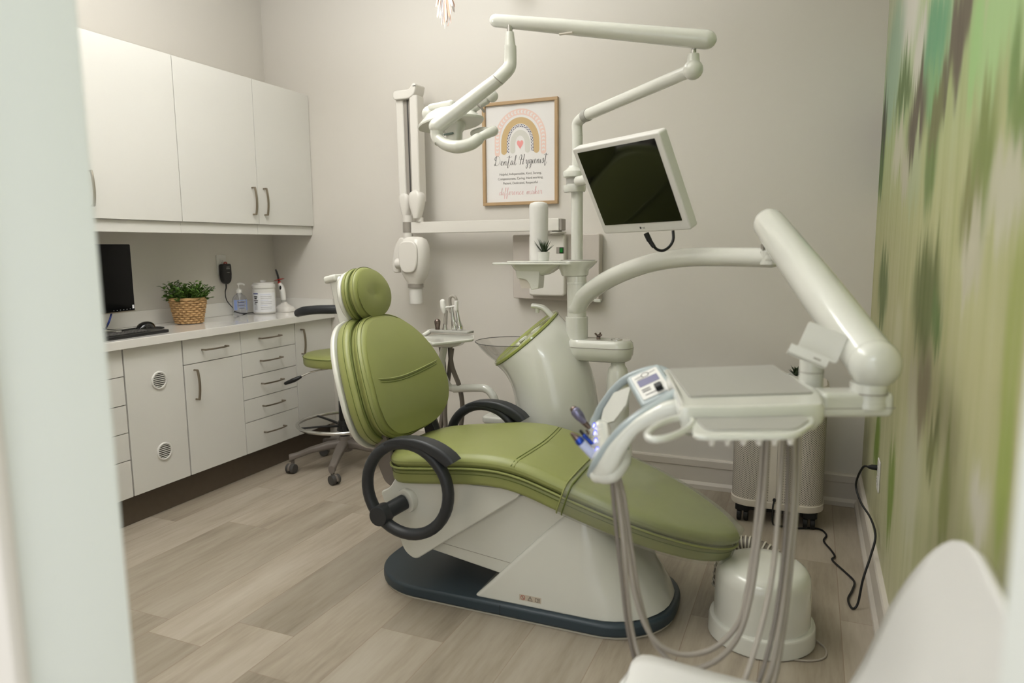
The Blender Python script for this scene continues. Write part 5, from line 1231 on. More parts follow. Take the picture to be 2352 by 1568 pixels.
# lamp body: shallow housing over a wide thin reflector
LM = frame((-1.262, 2.400, 1.789), (-1.147, 2.400, 1.791) if False else (1.0, 0.05, 0.10), (0.10, 1, -0.12))
o_ = [(-0.135, 0.0), (-0.09, 0.062), (0.0, 0.085), (0.085, 0.060), (0.130, 0.0), (0.085, -0.060), (0.0, -0.085), (-0.09, -0.062)]
P_ = catmull([(x, y, 0) for x, y in o_], 5, closed=True); P2 = [(p.x, p.y) for p in P_]
rg = []
for f, h in ((0.98, -0.010), (1.0, -0.006), (1.0, -0.001), (0.92, 0.008), (0.74, 0.030), (0.52, 0.046), (0.25, 0.054), (0.03, 0.056)):
    rg.append([LM @ Vector((x * f - 0.022 * (1 - f), y * f, h)) for x, y in P2])
MB().loft(rg).build('reflector_housing', 'gloss_white', t)
b = MB(); b.slab(rrect(0.11, 0.06, 0.015), 0.0, 0.030, 0.010, LM @ T(-0.03, 0, 0.045)); b.ball(LM @ Vector((-0.085, 0, 0.045)), 0.032); b.build('lamp_joint', 'gloss_white', t)
b = MB(); b.loft([[LM @ Vector((p[0] + 0.01, p[1], -h)) for p in rrect(w_, d_, 0.018)] for h, w_, d_ in ((0.010, 0.085, 0.06), (0.030, 0.075, 0.055), (0.040, 0.060, 0.05), (0.070, 0.055, 0.048), (0.085, 0.04, 0.035))]); lb_ = b.build('lamp_module', 'gloss_white', t)
b = MB(); b.box((0.0, -0.029, -0.052), (0.040, 0.004, 0.007), 0.001, LM); b.build('sensor_slot', 'teal_dark', lb_)
b = MB(); b.tube([(-1.102, 2.420, 1.871), (-1.124, 2.420, 1.863), (-1.151, 2.410, 1.845), (-1.184, 2.405, 1.827)], [0.0, 0.018, 0.016, 0.018], n=16); b.ball((-1.101, 2.420, 1.872), 0.0215); b.build('rear_arm', 'gloss_white', t)
b = MB(); b.tube([(-1.151, 2.380, 1.848), (-1.130, 2.380, 1.829), (-1.119, 2.390, 1.812)], 0.0045, n=10); b.build('cable_hook', 'xray_grey', t)

# ---------------------------------------------------------------- patient screen
SM = T(-0.599, 2.455, 1.526) @ RZ(-0.548) @ RX(0.487) @ RY(-0.013) @ RX(pi / 2)     # local x = width, y = up, z = out of the screen
t = thing('patient_monitor', 'white framed flat screen tilted downwards on the column behind the chair', 'monitor', (-0.599, 2.455, 1.35))
b = MB(); 
b.slab(rrect(0.424, 0.344, 0.010), -0.040, 0.0, 0.006, SM); hs_ = b.build('housing', 'matte_white', t)
b = MB(); MI = SM
fr_o = rrect(0.424, 0.344, 0.010); 
MB().slab(rrect(0.376, 0.290, 0.002, 2), 0.0002, 0.0014, 0.0, SM @ T(0, 0.010, 0)).build('screen', 'black_gloss', t)
b = MB()
b.cyl(SM @ Vector((-0.012, -0.1535, 0.0004)), SM @ Vector((-0.012, -0.1535, 0.0012)), 0.0042, n=16); lg_ = b.build('maker_mark', 'label_dark', t)
text('maker_letters', 'LG', 0.009, SM @ T(0.004, -0.1567, 0.0010), 'label_dark', lg_, ext=0.0002)
b = MB(); b.slab(rrect(0.22, 0.20, 0.03), -0.075, -0.039, 0.012, SM); b.build('rear_cover', 'matte_white', t)
b = MB(); b.slab(rrect(0.03, 0.018, 0.003), -0.0, 0.055, 0.003, SM @ T(0.02, -0.185, -0.03) @ RX(radians(90)) @ T(0, 0, -0.02)); 
b = MB(); b.tube([(-0.513, 2.350, 1.367), (-0.501, 2.350, 1.343)], 0.013, n=12, smooth=False, flat=0.7); b.tube([(-0.502, 2.350, 1.345), (-0.486, 2.350, 1.322)], [0.008, 0.007], n=12, smooth=False); b.build('plug', 'rubber_black', t)
MB().tube([(-0.489, 2.350, 1.326), (-0.476, 2.360, 1.313), (-0.458, 2.370, 1.310), (-0.442, 2.390, 1.323), (-0.432, 2.400, 1.346), (-0.435, 2.410, 1.375)], 0.0048, n=12, sub=8).build('cable', 'rubber_black', t)
b = MB(); m0 = SM @ Vector((0, 0, -0.07)); b.cyl(m0, SM @ Vector((0, 0, -0.12)), 0.03); m1 = SM @ Vector((0, 0, -0.115)); b.ball(m1, 0.032); b.tube([m1, (-0.78, 2.78, 1.60), (UX + 0.02, UY - 0.045, 1.605)], 0.022, n=20, sub=8); b.build('mount_arm', 'gloss_white', t)

# ================================================================ DELIVERY ARM AND INSTRUMENT TABLE
t = thing('instrument_table', 'white instrument table with grey tray mats on a thick swinging arm', 'instrument table', (-0.15, 1.6, 0.93))
e0 = Vector((-0.961, 3.000, 1.067)); e1 = Vector((-0.092, 2.300, 1.286))
b = MB(); b.tube([(UX, UY - 0.005, e0.z - 0.02), (-0.912, 2.970, 1.112), (-0.775, 2.860, 1.191), (-0.598, 2.720, 1.253), (-0.426, 2.580, 1.282), (-0.261, 2.440, 1.287), (-0.114, 2.285, 1.286)], [0.042, 0.040, 0.038, 0.036, 0.034, 0.032, 0.030], n=28, sub=8, dome=True); sw = b.build('swing_arm', 'gloss_white', t)
b = MB(); b.box((0, 0, 0), (0.03, 0.02, 0.014), 0.004, T(*((-0.836, 2.900, 1.096)))); b.build('stop_lug', 'gloss_white', sw)
b = MB(); b.cyl((-0.114, 2.290, 1.265), (-0.115, 2.290, 1.308), 0.033, n=28, b=0.003); b.build('swing_joint', 'gloss_white', t)
MB().cyl((-0.140, 2.285, 1.313), (-0.141, 2.285, 1.328), 0.006).build('joint_pin', 'xray_grey', t)
b0, b1 = Vector((-0.122, 2.270, 1.386)), Vector((0.127, 1.600, 1.081))
b = MB(); b.tube([b0, b0 * 0.5 + b1 * 0.5, b1], [0.0475, 0.0515, 0.0495], n=36, sub=8, dome=True); b.build('balance_arm', 'gloss_white', t)
b = MB(); b.ball(b1, 0.0515, n=32); kn = b.build('knuckle', 'gloss_white', t)
b = MB(); b.cyl(b1 + Vector((-0.008, 0, -0.040)), b1 + Vector((-0.008, 0, -0.082)), 0.036, 0.0345, n=32); b.build('knuckle_neck', 'gloss_white', t)
MB().cyl(b1 + Vector((-0.008, 0, -0.0585)), b1 + Vector((-0.008, 0, -0.0605)), 0.0378, n=32).build('neck_ring', 'xray_grey', t)
# horizontal stub under the knuckle
s0 = Vector((0.147, 1.620, 0.999)); s1 = Vector((0.029, 1.570, 0.999))
SMx = frame((s0 + s1) / 2, (s0 - s1).normalized() * 1.0, (0, 0, 1))
Ls = (s0 - s1).length
b = MB(); b.slab(rrect(Ls + 0.02, 0.052, 0.012), -0.034, 0.034, 0.012, SMx); sb_ = b.build('stub_arm', 'gloss_white', t)
b = MB(); b.slab(rrect(Ls + 0.0206, 0.0016, 0.0005, 1), -0.0345, 0.0345, 0, SMx @ T(0, -0.006, 0)); b.build('stub_seam', 'xray_grey', sb_)
MB().tube([b1 + Vector((-0.008, 0, -0.078)), b1 + Vector((-0.008, 0, -0.09))], 0.036, smooth=False, n=28).build('stub_collar', 'gloss_white', t)

# the table body
TZ = 1.028
top_o = [(-0.215, 1.293, 1.028), (-0.111, 1.337, 1.028), (0.015, 1.404, 1.028), (0.036, 1.428, 1.028), (0.030, 1.566, 1.028), (-0.076, 1.852, 1.028), (-0.327, 1.699, 1.028), (-0.249, 1.428, 1.028)]
TO = roundpoly([(p[0], p[1]) for p in top_o], [0.02, 0.02, 0.03, 0.03, 0.04, 0.015, 0.01, 0.02], 5)
A_ = sum(TO[i][0] * TO[(i + 1) % len(TO)][1] - TO[(i + 1) % len(TO)][0] * TO[i][1] for i in range(len(TO)))
if A_ < 0: TO = TO[::-1]
rg = []
for e, z in ((0.07, 0.962), (0.034, 0.966), (0.014, 0.975), (0.003, 0.990), (0.0, 1.006), (0.001, 1.018), (0.006, 1.026), (0.012, 1.028)):
    rg.append([(p[0], p[1], z) for p in inset(TO, e)])
MB().loft(rg).build('table_body', 'gloss_white', t)
pad = [(-0.211, 1.384, 1.029), (0.014, 1.508, 1.029), (-0.077, 1.831, 1.029), (-0.307, 1.687, 1.029)]
PO = roundpoly([(p[0], p[1]) for p in pad], 0.008)
MB().slab(PO, 1.0275, 1.0315, 0.001, Matrix()).build('tray_mat', 'silicone_grey', t)['label'] = 'large grey silicone tray mat'
# side tray with its ring holder, below the table edge
lo_ = [(-0.174, 1.184, 1.006), (-0.011, 1.253, 1.006), (0.018, 1.360, 1.006), (0.015, 1.424, 1.006), (-0.014, 1.460, 1.006), (-0.212, 1.368, 1.006), (-0.190, 1.291, 1.006)]
LO = roundpoly([(p[0], p[1]) for p in lo_], [0.03, 0.03, 0.02, 0.02, 0.02, 0.01, 0.02], 5)
sd = MB().slab(LO, 0.996, 1.006, 0.004, Matrix()).build('side_tray', 'gloss_white', t)
lp_ = [(-0.157, 1.220, 1.007), (-0.013, 1.282, 1.007), (0.009, 1.363, 1.007), (-0.016, 1.434, 1.007), (-0.199, 1.338, 1.007)]
MB().slab(roundpoly([(p[0], p[1]) for p in lp_], [0.02, 0.02, 0.01, 0.01, 0.005]), 1.005, 1.0085, 0.001, Matrix()).build('side_mat', 'silicone_grey', sd)['label'] = 'small grey mat'
rc = Vector((-0.218, 1.212, 1.004)); rx_ = Vector((-0.187, 1.266, 1.004)) - rc
ra = Vector((-0.193, 1.305, 1.004)); rb = Vector((-0.244, 1.155, 1.004)); rm = (ra + rb) / 2; rv = (ra - rb) / 2; rp = Vector((-0.198, 1.147, 1.004)) - Vector((-0.238, 1.250, 1.004)); rp = rp * 0.42
MB().tube([rm + rv * cos(a) + rp * sin(a) for a in [2 * pi * k / 32 for k in range(32)]], 0.0062, n=12, sub=1, closed=True).build('cup_ring', 'gloss_white', sd)
b = MB()
for u in range(6):
    c_ = Vector(lo_[0]) * (1 - (u + 0.7) / 6.5) + Vector(lo_[1]) * ((u + 0.7) / 6.5); b.cyl(c_ + Vector((0.01, 0.03, -0.005)), c_ + Vector((0.01, 0.03, -0.024)), 0.010, 0.004, n=12)
b.build('underside_stud', 'xray_white', sd)
# hub under the right end and viewer stand on top
hc = Vector((0.011, 1.600, 0.985))
hc2 = Vector((0.009, 1.660, 1.051))
b = MB(); b.cyl((hc2.x, hc2.y, 0.955), (hc2.x, hc2.y, hc2.z + 0.020), 0.026, 0.025, n=30); b.lathe([(0.025, 0), (0.0235, 0.012), (0.019, 0.028), (0.012, 0.040), (0.0, 0.043)], (hc2.x, hc2.y, hc2.z + 0.020), n=30); b.build('viewer_post', 'gloss_white', t)
MB().cyl((hc2.x, hc2.y, hc2.z - 0.004), (hc2.x, hc2.y, hc2.z - 0.0025), 0.0262, n=30).build('post_seam', 'xray_grey', t)
q = [Vector(v) for v in ((-0.009, 1.620, 1.162), (0.069, 1.620, 1.139), (0.064, 1.600, 1.071), (-0.013, 1.600, 1.106))]
vx = ((q[1] - q[0]) + (q[2] - q[3])).normalized(); vy = ((q[0] - q[3]) + (q[1] - q[2])); VM = frame((q[0] + q[1] + q[2] + q[3]) / 4, vx, vy)
vw = ((q[1] - q[0]).length + (q[2] - q[3]).length) / 2; vh = ((q[0] - q[3]).length + (q[1] - q[2]).length) / 2
b = MB(); b.slab(rrect(vw, vh, 0.006), -0.0015, 0.0015, 0.0008, VM); vp = b.build('viewer_plate', 'matte_white', t)
g0, g1, g2, g3 = [Vector(v) for v in ((-0.035, 1.560, 1.123), (0.040, 1.560, 1.094), (0.038, 1.555, 1.074), (-0.034, 1.555, 1.106))]
GM = frame((g0 + g1 + g2 + g3) / 4, g1 - g0, g0 - g3); b = MB(); b.slab(rrect((g1 - g0).length, (g0 - g3).length, 0.002), -0.001, 0.001, 0.0005, GM); 
b.slab(rrect((g1 - g0).length, 0.034, 0.002), -0.001, 0.001, 0, GM @ T(0, -(g0 - g3).length / 2, -0.016) @ RX(pi / 2)); b.build('viewer_ledge', 'matte_white', vp)
b = MB(); b.box((0.018, -0.002, 0.0014), (0.015, 0.0035, 0.0004), 0, GM); b.build('ledge_print', 'xray_grey', vp)

# control pod and the two rails that sweep down to the instrument head
PM = T(-0.336, 1.608, 1.007) @ RZ(-0.517) @ RX(-1.031) @ RY(-0.967) @ RX(pi / 2); pw, ph = 0.070, 0.120
b = MB(); b.slab(rrect(pw + 0.018, ph + 0.024, 0.012), -0.030, 0.0, 0.008, PM); cp = b.build('control_pod', 'rail_blue', t)
face = MB().slab(rrect(pw - 0.004, ph - 0.010, 0.004), 0.0002, 0.0018, 0.0006, PM).build('control_panel', 'matte_white', cp)
b = MB(); b.slab(rrect(pw * 0.72, ph * 0.24, 0.001, 1), 0.002, 0.0026, 0, PM @ T(0, ph * 0.10, 0)); b.build('display', 'screen_violet', face)
b = MB(); line2(b, [(0.009 * cos(2 * pi * k / 14), ph * 0.34 + 0.009 * sin(2 * pi * k / 14)) for k in range(14)], 0.002, PM, 0.0022, closed=True)
for u in (-1, 1): line2(b, [(u * 0.011, ph * 0.34), (u * 0.026, ph * 0.34 + u * 0.002)], 0.0022, PM, 0.0022)
for u in range(2): line2(b, [(-0.024, -ph * (0.14 + 0.07 * u)), (-0.006, -ph * (0.14 + 0.07 * u))], 0.004, PM, 0.0022)
line2(b, [(-0.022, -ph * 0.34), (0.005, -ph * 0.34)], 0.003, PM, 0.0022); b.build('icons', 'ink', face, flat=True)
b = MB(); 
for u in range(4):
    line2(b, [(-0.022, ph * (0.27 - 0.015 * u)), (-0.006, ph * (0.27 - 0.015 * u))], 0.0008, PM, 0.0022); line2(b, [(0.008, -ph * (0.12 + 0.03 * u)), (0.026, -ph * (0.12 + 0.03 * u))], 0.0008, PM, 0.0022)
b.build('fine_print', 'silicone_grey', face, flat=True)
MB().slab(rrect(0.017, 0.019, 0.003), 0.0018, 0.016, 0.003, PM @ T(0.012, -ph * 0.33, 0)).build('toggle_knob', 'black_plastic', face)
def ribbon(name, ctr, hh, dd, m, parent, up=(0.0, 0.0, 1.0), n=20):
    # broad flattened rail: hh across, dd thick, following ctr
    P = catmull(ctr, 8); rings = []; N = len(P)
    for i in range(N):
        tg = (P[min(i + 1, N - 1)] - P[max(i - 1, 0)]).normalized(); nn = Vector(up) - tg * Vector(up).dot(tg); nn.normalize(); bn = tg.cross(nn)
        f = i / (N - 1) * (len(hh) - 1); j = min(int(f), len(hh) - 2); h_ = hh[j] + (hh[j + 1] - hh[j]) * (f - j); d_ = dd[j] + (dd[j + 1] - dd[j]) * (f - j)
        rings.append([P[i] + nn * (h_ * (abs(cos(a)) ** 0.8) * (1 if cos(a) > 0 else -1)) + bn * (d_ * (abs(sin(a)) ** 0.8) * (1 if sin(a) > 0 else -1)) for a in [2 * pi * k / n for k in range(n)]])
    return MB().loft(rings).build(name, m, parent)
fr_pts = [(-0.202, 1.420, 0.999), (-0.246, 1.400, 1.000), (-0.283, 1.390, 0.983), (-0.322, 1.385, 0.954), (-0.353, 1.385, 0.914), (-0.377, 1.390, 0.872), (-0.399, 1.400, 0.843)]
ribbon('front_rail', fr_pts, [0.020, 0.018, 0.015, 0.014, 0.020, 0.024, 0.015], [0.020, 0.018, 0.015, 0.015, 0.018, 0.020, 0.015], 'gloss_white', t)
gr_pts = [(-0.254, 1.470, 1.018), (-0.277, 1.440, 1.000), (-0.312, 1.400, 0.981), (-0.346, 1.385, 0.952), (-0.377, 1.385, 0.911), (-0.399, 1.390, 0.873), (-0.418, 1.410, 0.837)]
ribbon('front_rail_trim', gr_pts, [0.008, 0.009, 0.009, 0.009, 0.009, 0.009, 0.006], [0.014, 0.014, 0.012, 0.012, 0.013, 0.014, 0.010], 'rail_blue', t)
bk_pts = [(-0.300, 1.690, 1.006), (-0.345, 1.735, 1.018), (-0.412, 1.730, 0.996), (-0.452, 1.730, 0.962), (-0.479, 1.730, 0.924), (-0.498, 1.730, 0.884), (-0.506, 1.720, 0.848)]
ribbon('rear_rail', bk_pts, [0.012, 0.012, 0.011, 0.010, 0.012, 0.013], [0.014, 0.013, 0.012, 0.012, 0.016, 0.016], 'rail_blue', t)
b = MB(); pl = [(-0.400, 1.700, 0.979), (-0.410, 1.690, 0.932), (-0.441, 1.690, 0.887), (-0.482, 1.710, 0.870), (-0.476, 1.720, 0.909), (-0.449, 1.720, 0.954)]
pl = [Vector(p) for p in pl]; c_ = sum(pl, Vector()) / len(pl); nn = (pl[0] - c_).cross(pl[2] - c_).normalized() * 0.004
b.loft([[p - nn for p in pl], [p + nn for p in pl]]); b.build('inner_panel', 'gloss_white', t)
# instrument head: a bar across the ends of both rails with four holders
h0, h1 = Vector((-0.388, 1.405, 0.860)), Vector((-0.492, 1.735, 0.852))
ax = (h1 - h0).normalized(); upv = Vector((0.35, -0.05, 0.93)); upv = (upv - ax * upv.dot(ax)).normalized(); sd_ = ax.cross(upv)
rg = []
for k in range(17):
    u = k / 16; f = min(1, (min(u, 1 - u) / 0.10)) ; f = (1 - (1 - f) ** 2) ** 0.5 if f < 1 else 1; f = max(f, 0.05)
    c_ = h0 + (h1 - h0) * u; rg.append([c_ + upv * (0.034 * f * sin(a) * (1.25 if sin(a) < 0 else 1)) + sd_ * (0.026 * f * cos(a)) for a in [2 * pi * j / 24 for j in range(24)]])
head = MB().loft(rg).build('instrument_head', 'gloss_white', t)
lowr = MB().tube([(-0.402, 1.400, 0.841), (-0.375, 1.400, 0.853), (-0.357, 1.420, 0.878), (-0.351, 1.450, 0.901)], [0.016, 0.026, 0.024, 0.010], n=18, dome=True).build('head_underside', 'gloss_white', head)
MB().ball((-0.357, 1.430, 0.887), (0.020, 0.020, 0.024)).build('grip_insert', 'teal_dark', head)
leds = [(-0.486, 1.660, 0.880), (-0.466, 1.600, 0.878), (-0.444, 1.530, 0.879), (-0.420, 1.460, 0.879)]
for i, p in enumerate(leds):
    c_ = Vector(p); dv = (Vector((0, 0, 1.3249)) - c_).normalized(); LMx2 = frame(c_, Vector((0.35, 0, 1)).cross(dv).cross(dv) * -1, dv.cross(Vector((0.35, 0, 1)).cross(dv).cross(dv) * -1))
    hd_ = MB().ball(c_ + Vector((0.012, 0.012, -0.010)), (0.018, 0.020, 0.020)).build('holder', 'gloss_white', head)
    M0 = frame(c_, (0.10, 0.05, 1.0), Vector((0.9, 0.2, 0)))
    zax = (M0 @ Vector((0, 0, 1)) - c_).normalized(); sg = -1 if zax.dot(dv) < 0 else 1
    c2 = c_ + dv * 0.010
    MB().slab(ellipse(0.0075, 0.0042, 20), -0.0012, 0.0008, 0, frame(c2, (0.25, 0, 1), dv.cross(Vector((0.25, 0, 1))))).build('light_ring', 'led_ring', hd_)
    MB().slab(ellipse(0.0058, 0.0028, 20), 0.0008 if True else 0, 0.0018, 0, frame(c2, (0.25, 0, 1), dv.cross(Vector((0.25, 0, 1))))).build('indicator', 'led', hd_)
# handpieces resting in the holders
def handpiece(label, parts):
    o0 = parts[0][1][0]; t2 = thing('dental_handpiece', label, 'handpiece', tuple(o0), 'instruments in the table holders')
    for nm, pts, rs, m in parts: MB().tube(pts, rs, n=18, smooth=len(pts) > 2, dome=True).build(nm, m, t2)
handpiece('thick grey metal handpiece with flared violet end, rearmost in the instrument table holders', [
    ('shaft', [(-0.491, 1.630, 0.883), (-0.504, 1.620, 0.901)], [0.0062, 0.0085], 'gunmetal'),
    ('flared_end', [(-0.502, 1.620, 0.900), (-0.509, 1.610, 0.914), (-0.517, 1.610, 0.923)], [0.0085, 0.0125, 0.0130], 'violet_metal'),
    ('tip', [(-0.515, 1.610, 0.921), (-0.522, 1.610, 0.928)], [0.0130, 0.010], 'gunmetal')])
handpiece('slim bright blue handpiece with black tip in the middle of the holders', [
    ('shaft', [(-0.450, 1.530, 0.868), (-0.468, 1.520, 0.891)], [0.0050, 0.0050], 'blue_anod'), ('sleeve', [(-0.448, 1.530, 0.866), (-0.458, 1.530, 0.875)], [0.0058, 0.0062], 'chrome'), ('tip', [(-0.468, 1.520, 0.891), (-0.477, 1.520, 0.901)], [0.0038, 0.0036], 'black_plastic')])
handpiece('short slender steel handpiece lying between the blue and grey ones', [
    ('shaft', [(-0.462, 1.570, 0.876), (-0.471, 1.565, 0.884)], [0.003, 0.0028], 'chrome'), ('tip', [(-0.471, 1.565, 0.884), (-0.475, 1.560, 0.893)], [0.0030, 0.0026], 'gunmetal')])
handpiece('thick pale blue handpiece with pointed steel nose, nearest in the instrument table holders', [
    ('barrel', [(-0.426, 1.450, 0.869), (-0.453, 1.440, 0.900)], [0.0100, 0.0098], 'handpiece_blue'), ('collar', [(-0.452, 1.440, 0.899), (-0.455, 1.440, 0.902)], [0.0102, 0.0100], 'blue_anod'), ('nose', [(-0.455, 1.440, 0.902), (-0.463, 1.440, 0.909), (-0.471, 1.440, 0.915)], [0.0096, 0.0075, 0.0045], 'gunmetal')])
# hoses hanging from the head and looping back up under the table
def hose(pts, r, m='hose_grey'): return MB().tube(pts, r, n=12, sub=8).build('hose', m, t)
hose([(-0.373, 1.420, 0.842), (-0.361, 1.420, 0.783), (-0.348, 1.420, 0.687), (-0.339, 1.420, 0.589), (-0.324, 1.410, 0.497), (-0.292, 1.380, 0.441), (-0.245, 1.340, 0.409), (-0.169, 1.300, 0.417), (-0.105, 1.300, 0.462), (-0.075, 1.340, 0.526), (-0.047, 1.400, 0.664), (-0.040, 1.460, 0.814), (-0.038, 1.500, 0.939)], 0.0052)
hose([(-0.372, 1.440, 0.834), (-0.356, 1.440, 0.747), (-0.340, 1.440, 0.640), (-0.322, 1.440, 0.553), (-0.294, 1.440, 0.487), (-0.256, 1.440, 0.455), (-0.210, 1.450, 0.447), (-0.159, 1.470, 0.463), (-0.117, 1.490, 0.509), (-0.100, 1.500, 0.567), (-0.088, 1.520, 0.689), (-0.082, 1.530, 0.812), (-0.080, 1.540, 0.924)], 0.0058)
hose([(-0.372, 1.460, 0.826), (-0.359, 1.460, 0.780), (-0.342, 1.460, 0.672), (-0.321, 1.460, 0.553), (-0.286, 1.450, 0.463), (-0.227, 1.440, 0.421), (-0.164, 1.450, 0.436), (-0.114, 1.470, 0.491), (-0.091, 1.490, 0.574), (-0.079, 1.510, 0.695), (-0.071, 1.520, 0.817), (-0.069, 1.530, 0.928)], 0.0060)
hose([(-0.371, 1.400, 0.844), (-0.363, 1.400, 0.761), (-0.349, 1.400, 0.646), (-0.331, 1.390, 0.526), (-0.309, 1.380, 0.447), (-0.262, 1.340, 0.385), (-0.173, 1.280, 0.374), (-0.094, 1.280, 0.433), (-0.057, 1.320, 0.506), (-0.033, 1.380, 0.622), (-0.025, 1.440, 0.777), (-0.028, 1.480, 0.945)], 0.0045, 'hose_dark')
hose([(-0.018, 1.500, 0.941), (-0.014, 1.480, 0.810), (-0.020, 1.440, 0.669), (-0.028, 1.400, 0.567), (-0.043, 1.360, 0.485), (-0.074, 1.320, 0.430)], 0.0056)
hose([(-0.008, 1.510, 0.939), (-0.007, 1.490, 0.808), (-0.013, 1.450, 0.656), (-0.022, 1.420, 0.539), (-0.033, 1.380, 0.467), (-0.057, 1.320, 0.398)], 0.0048)

# ================================================================ ASSISTANT CONSOLE
t = thing('assistant_console', 'small white assistant tray with chrome suction tips behind the chair back', 'instrument console', (-1.6, 2.95, 0.5))
cy_ = 2.98
MB().slab(roundpoly([(p[0], p[1]) for p in ((-1.573, 2.774, 0.895), (-1.466, 2.973, 0.895), (-1.536, 3.126, 0.895), (-1.711, 3.085, 0.895), (-1.744, 2.928, 0.895))], 0.02), 0.882, 0.896, 0.005, Matrix()).build('tray', 'gloss_white', t)
b = MB(); b.loft([[(-1.62 + p[0] * f, 2.965 + p[1] * f, z) for p in rrect(0.22, 0.12, 0.04)] for f, z in ((0.5, 0.852), (0.8, 0.862), (0.98, 0.8818))]); b.build('tray_underside', 'gloss_white', t)
c0 = Vector((-1.685, 3.060, 0.892)); 
MB().slab(rrect(0.24, 0.07, 0.012), 0, 0.012, 0.003, T(-1.655, 3.09, 0.905)).build('holder_bar', 'silicone_grey', t)
MB().tube([(-1.76, 3.07, 0.908), (-1.76, 3.0, 0.892)], 0.012, smooth=False).build('bracket', 'gloss_white', t)
def syringe(name, pts, rs, m): return MB().tube(pts, rs, n=16, sub=6, dome=True).build(name, m, t)
syringe('suction_tip', [(-1.725, 3.09, 0.918), (-1.725, 3.09, 0.928), (-1.725, 3.09, 0.945), (-1.725, 3.09, 0.956)], [0.012, 0.012, 0.015, 0.016], 'gunmetal')
for x_ in (-1.640, -1.612):
    syringe('chrome_valve', [(x_ + 0.012, 3.09, 0.918), (x_ + 0.012, 3.09, 0.935), (x_ + 0.006, 3.09, 0.965), (x_, 3.09, 1.005), (x_ - 0.002, 3.09, 1.035)], [0.016, 0.017, 0.011, 0.008, 0.007], 'chrome')
syringe('chrome_socket', [(-1.682, 3.09, 0.918), (-1.682, 3.09, 0.935), (-1.680, 3.09, 0.95)], [0.014, 0.011, 0.008], 'chrome')
syringe('corrugated_tube', [(-1.680, 3.09, 0.945), (-1.678, 3.09, 0.975), (-1.675, 3.09, 1.01)], 0.009, 'xray_grey')
syringe('syringe_body', [(-1.683, 3.085, 1.008), (-1.687, 3.085, 1.03), (-1.690, 3.085, 1.058)], [0.010, 0.015, 0.014], 'matte_white')
syringe('crossbar', [(-1.683, 3.085, 1.030), (-1.65, 3.085, 1.034), (-1.612, 3.085, 1.040)], 0.005, 'matte_white')
syringe('grip', [(-1.615, 3.085, 1.025), (-1.613, 3.085, 1.060)], 0.010, 'matte_white')
syringe('corrugated_loop', [(-1.613, 3.085, 1.058), (-1.616, 3.085, 1.078), (-1.632, 3.085, 1.088), (-1.648, 3.085, 1.078), (-1.650, 3.09, 1.045), (-1.648, 3.09, 1.01)], 0.0075, 'xray_grey')
for pts in ([(-1.660, 3.000, 0.853), (-1.655, 3.020, 0.724), (-1.653, 3.000, 0.553), (-1.665, 2.980, 0.423), (-1.681, 2.960, 0.338)], [(-1.609, 3.000, 0.860), (-1.600, 3.000, 0.753), (-1.559, 3.000, 0.647), (-1.557, 3.020, 0.534), (-1.574, 3.020, 0.422), (-1.604, 3.000, 0.335)], [(-1.603, 3.010, 0.837), (-1.620, 3.010, 0.728), (-1.643, 3.000, 0.553), (-1.631, 2.980, 0.427), (-1.632, 2.970, 0.340)]):
    MB().tube(pts, 0.0115, n=12, sub=8).build('hose', 'hose_dark', t)
b = MB(); b.tube([(-1.593, 3.000, 0.640), (-1.467, 3.000, 0.652), (-1.413, 3.000, 0.649), (-1.377, 3.000, 0.613), (-1.368, 3.000, 0.565), (-1.369, 3.000, 0.528)], 0.0195, n=20, sub=8); b.build('support_arm', 'gloss_white', t)
MB().slab(rrect(0.20, 0.12, 0.03), 0.495, 0.530, 0.01, T(-1.32, 3.0, 0)).build('arm_mount', 'gloss_white', t)
MB().tube([(-1.593, 3.000, 0.640), (-1.62, 2.99, 0.66), (-1.64, 2.97, 0.75), (-1.62, 2.965, 0.856)], 0.017, n=16).build('upright', 'gloss_white', t)

# ================================================================ RIGHT CORNER: purifier, drum, cords
px0, px1, py0, py1 = -0.318, 0.100, 3.40, 3.72
t = thing('air_purifier', 'tall white air purifier with perforated sides on black wheels by the back wall', 'air purifier', ((px0 + px1) / 2, 3.55, 0))
PR = rrect(px1 - px0, py1 - py0, 0.09, 10); PC = ((px0 + px1) / 2, (py0 + py1) / 2)
rgs = [[(PC[0] + p[0], PC[1] + p[1], z) for p in inset(PR, e)] for e, z in ((0.012, 0.084), (0.002, 0.088), (0.0, 0.095), (0.0, 0.118), (0.005, 0.120), (0.005, 0.640), (0.0, 0.642), (0.0, 0.672), (0.010, 0.684))]
bd = MB().loft(rgs).build('body', 'purifier', t)
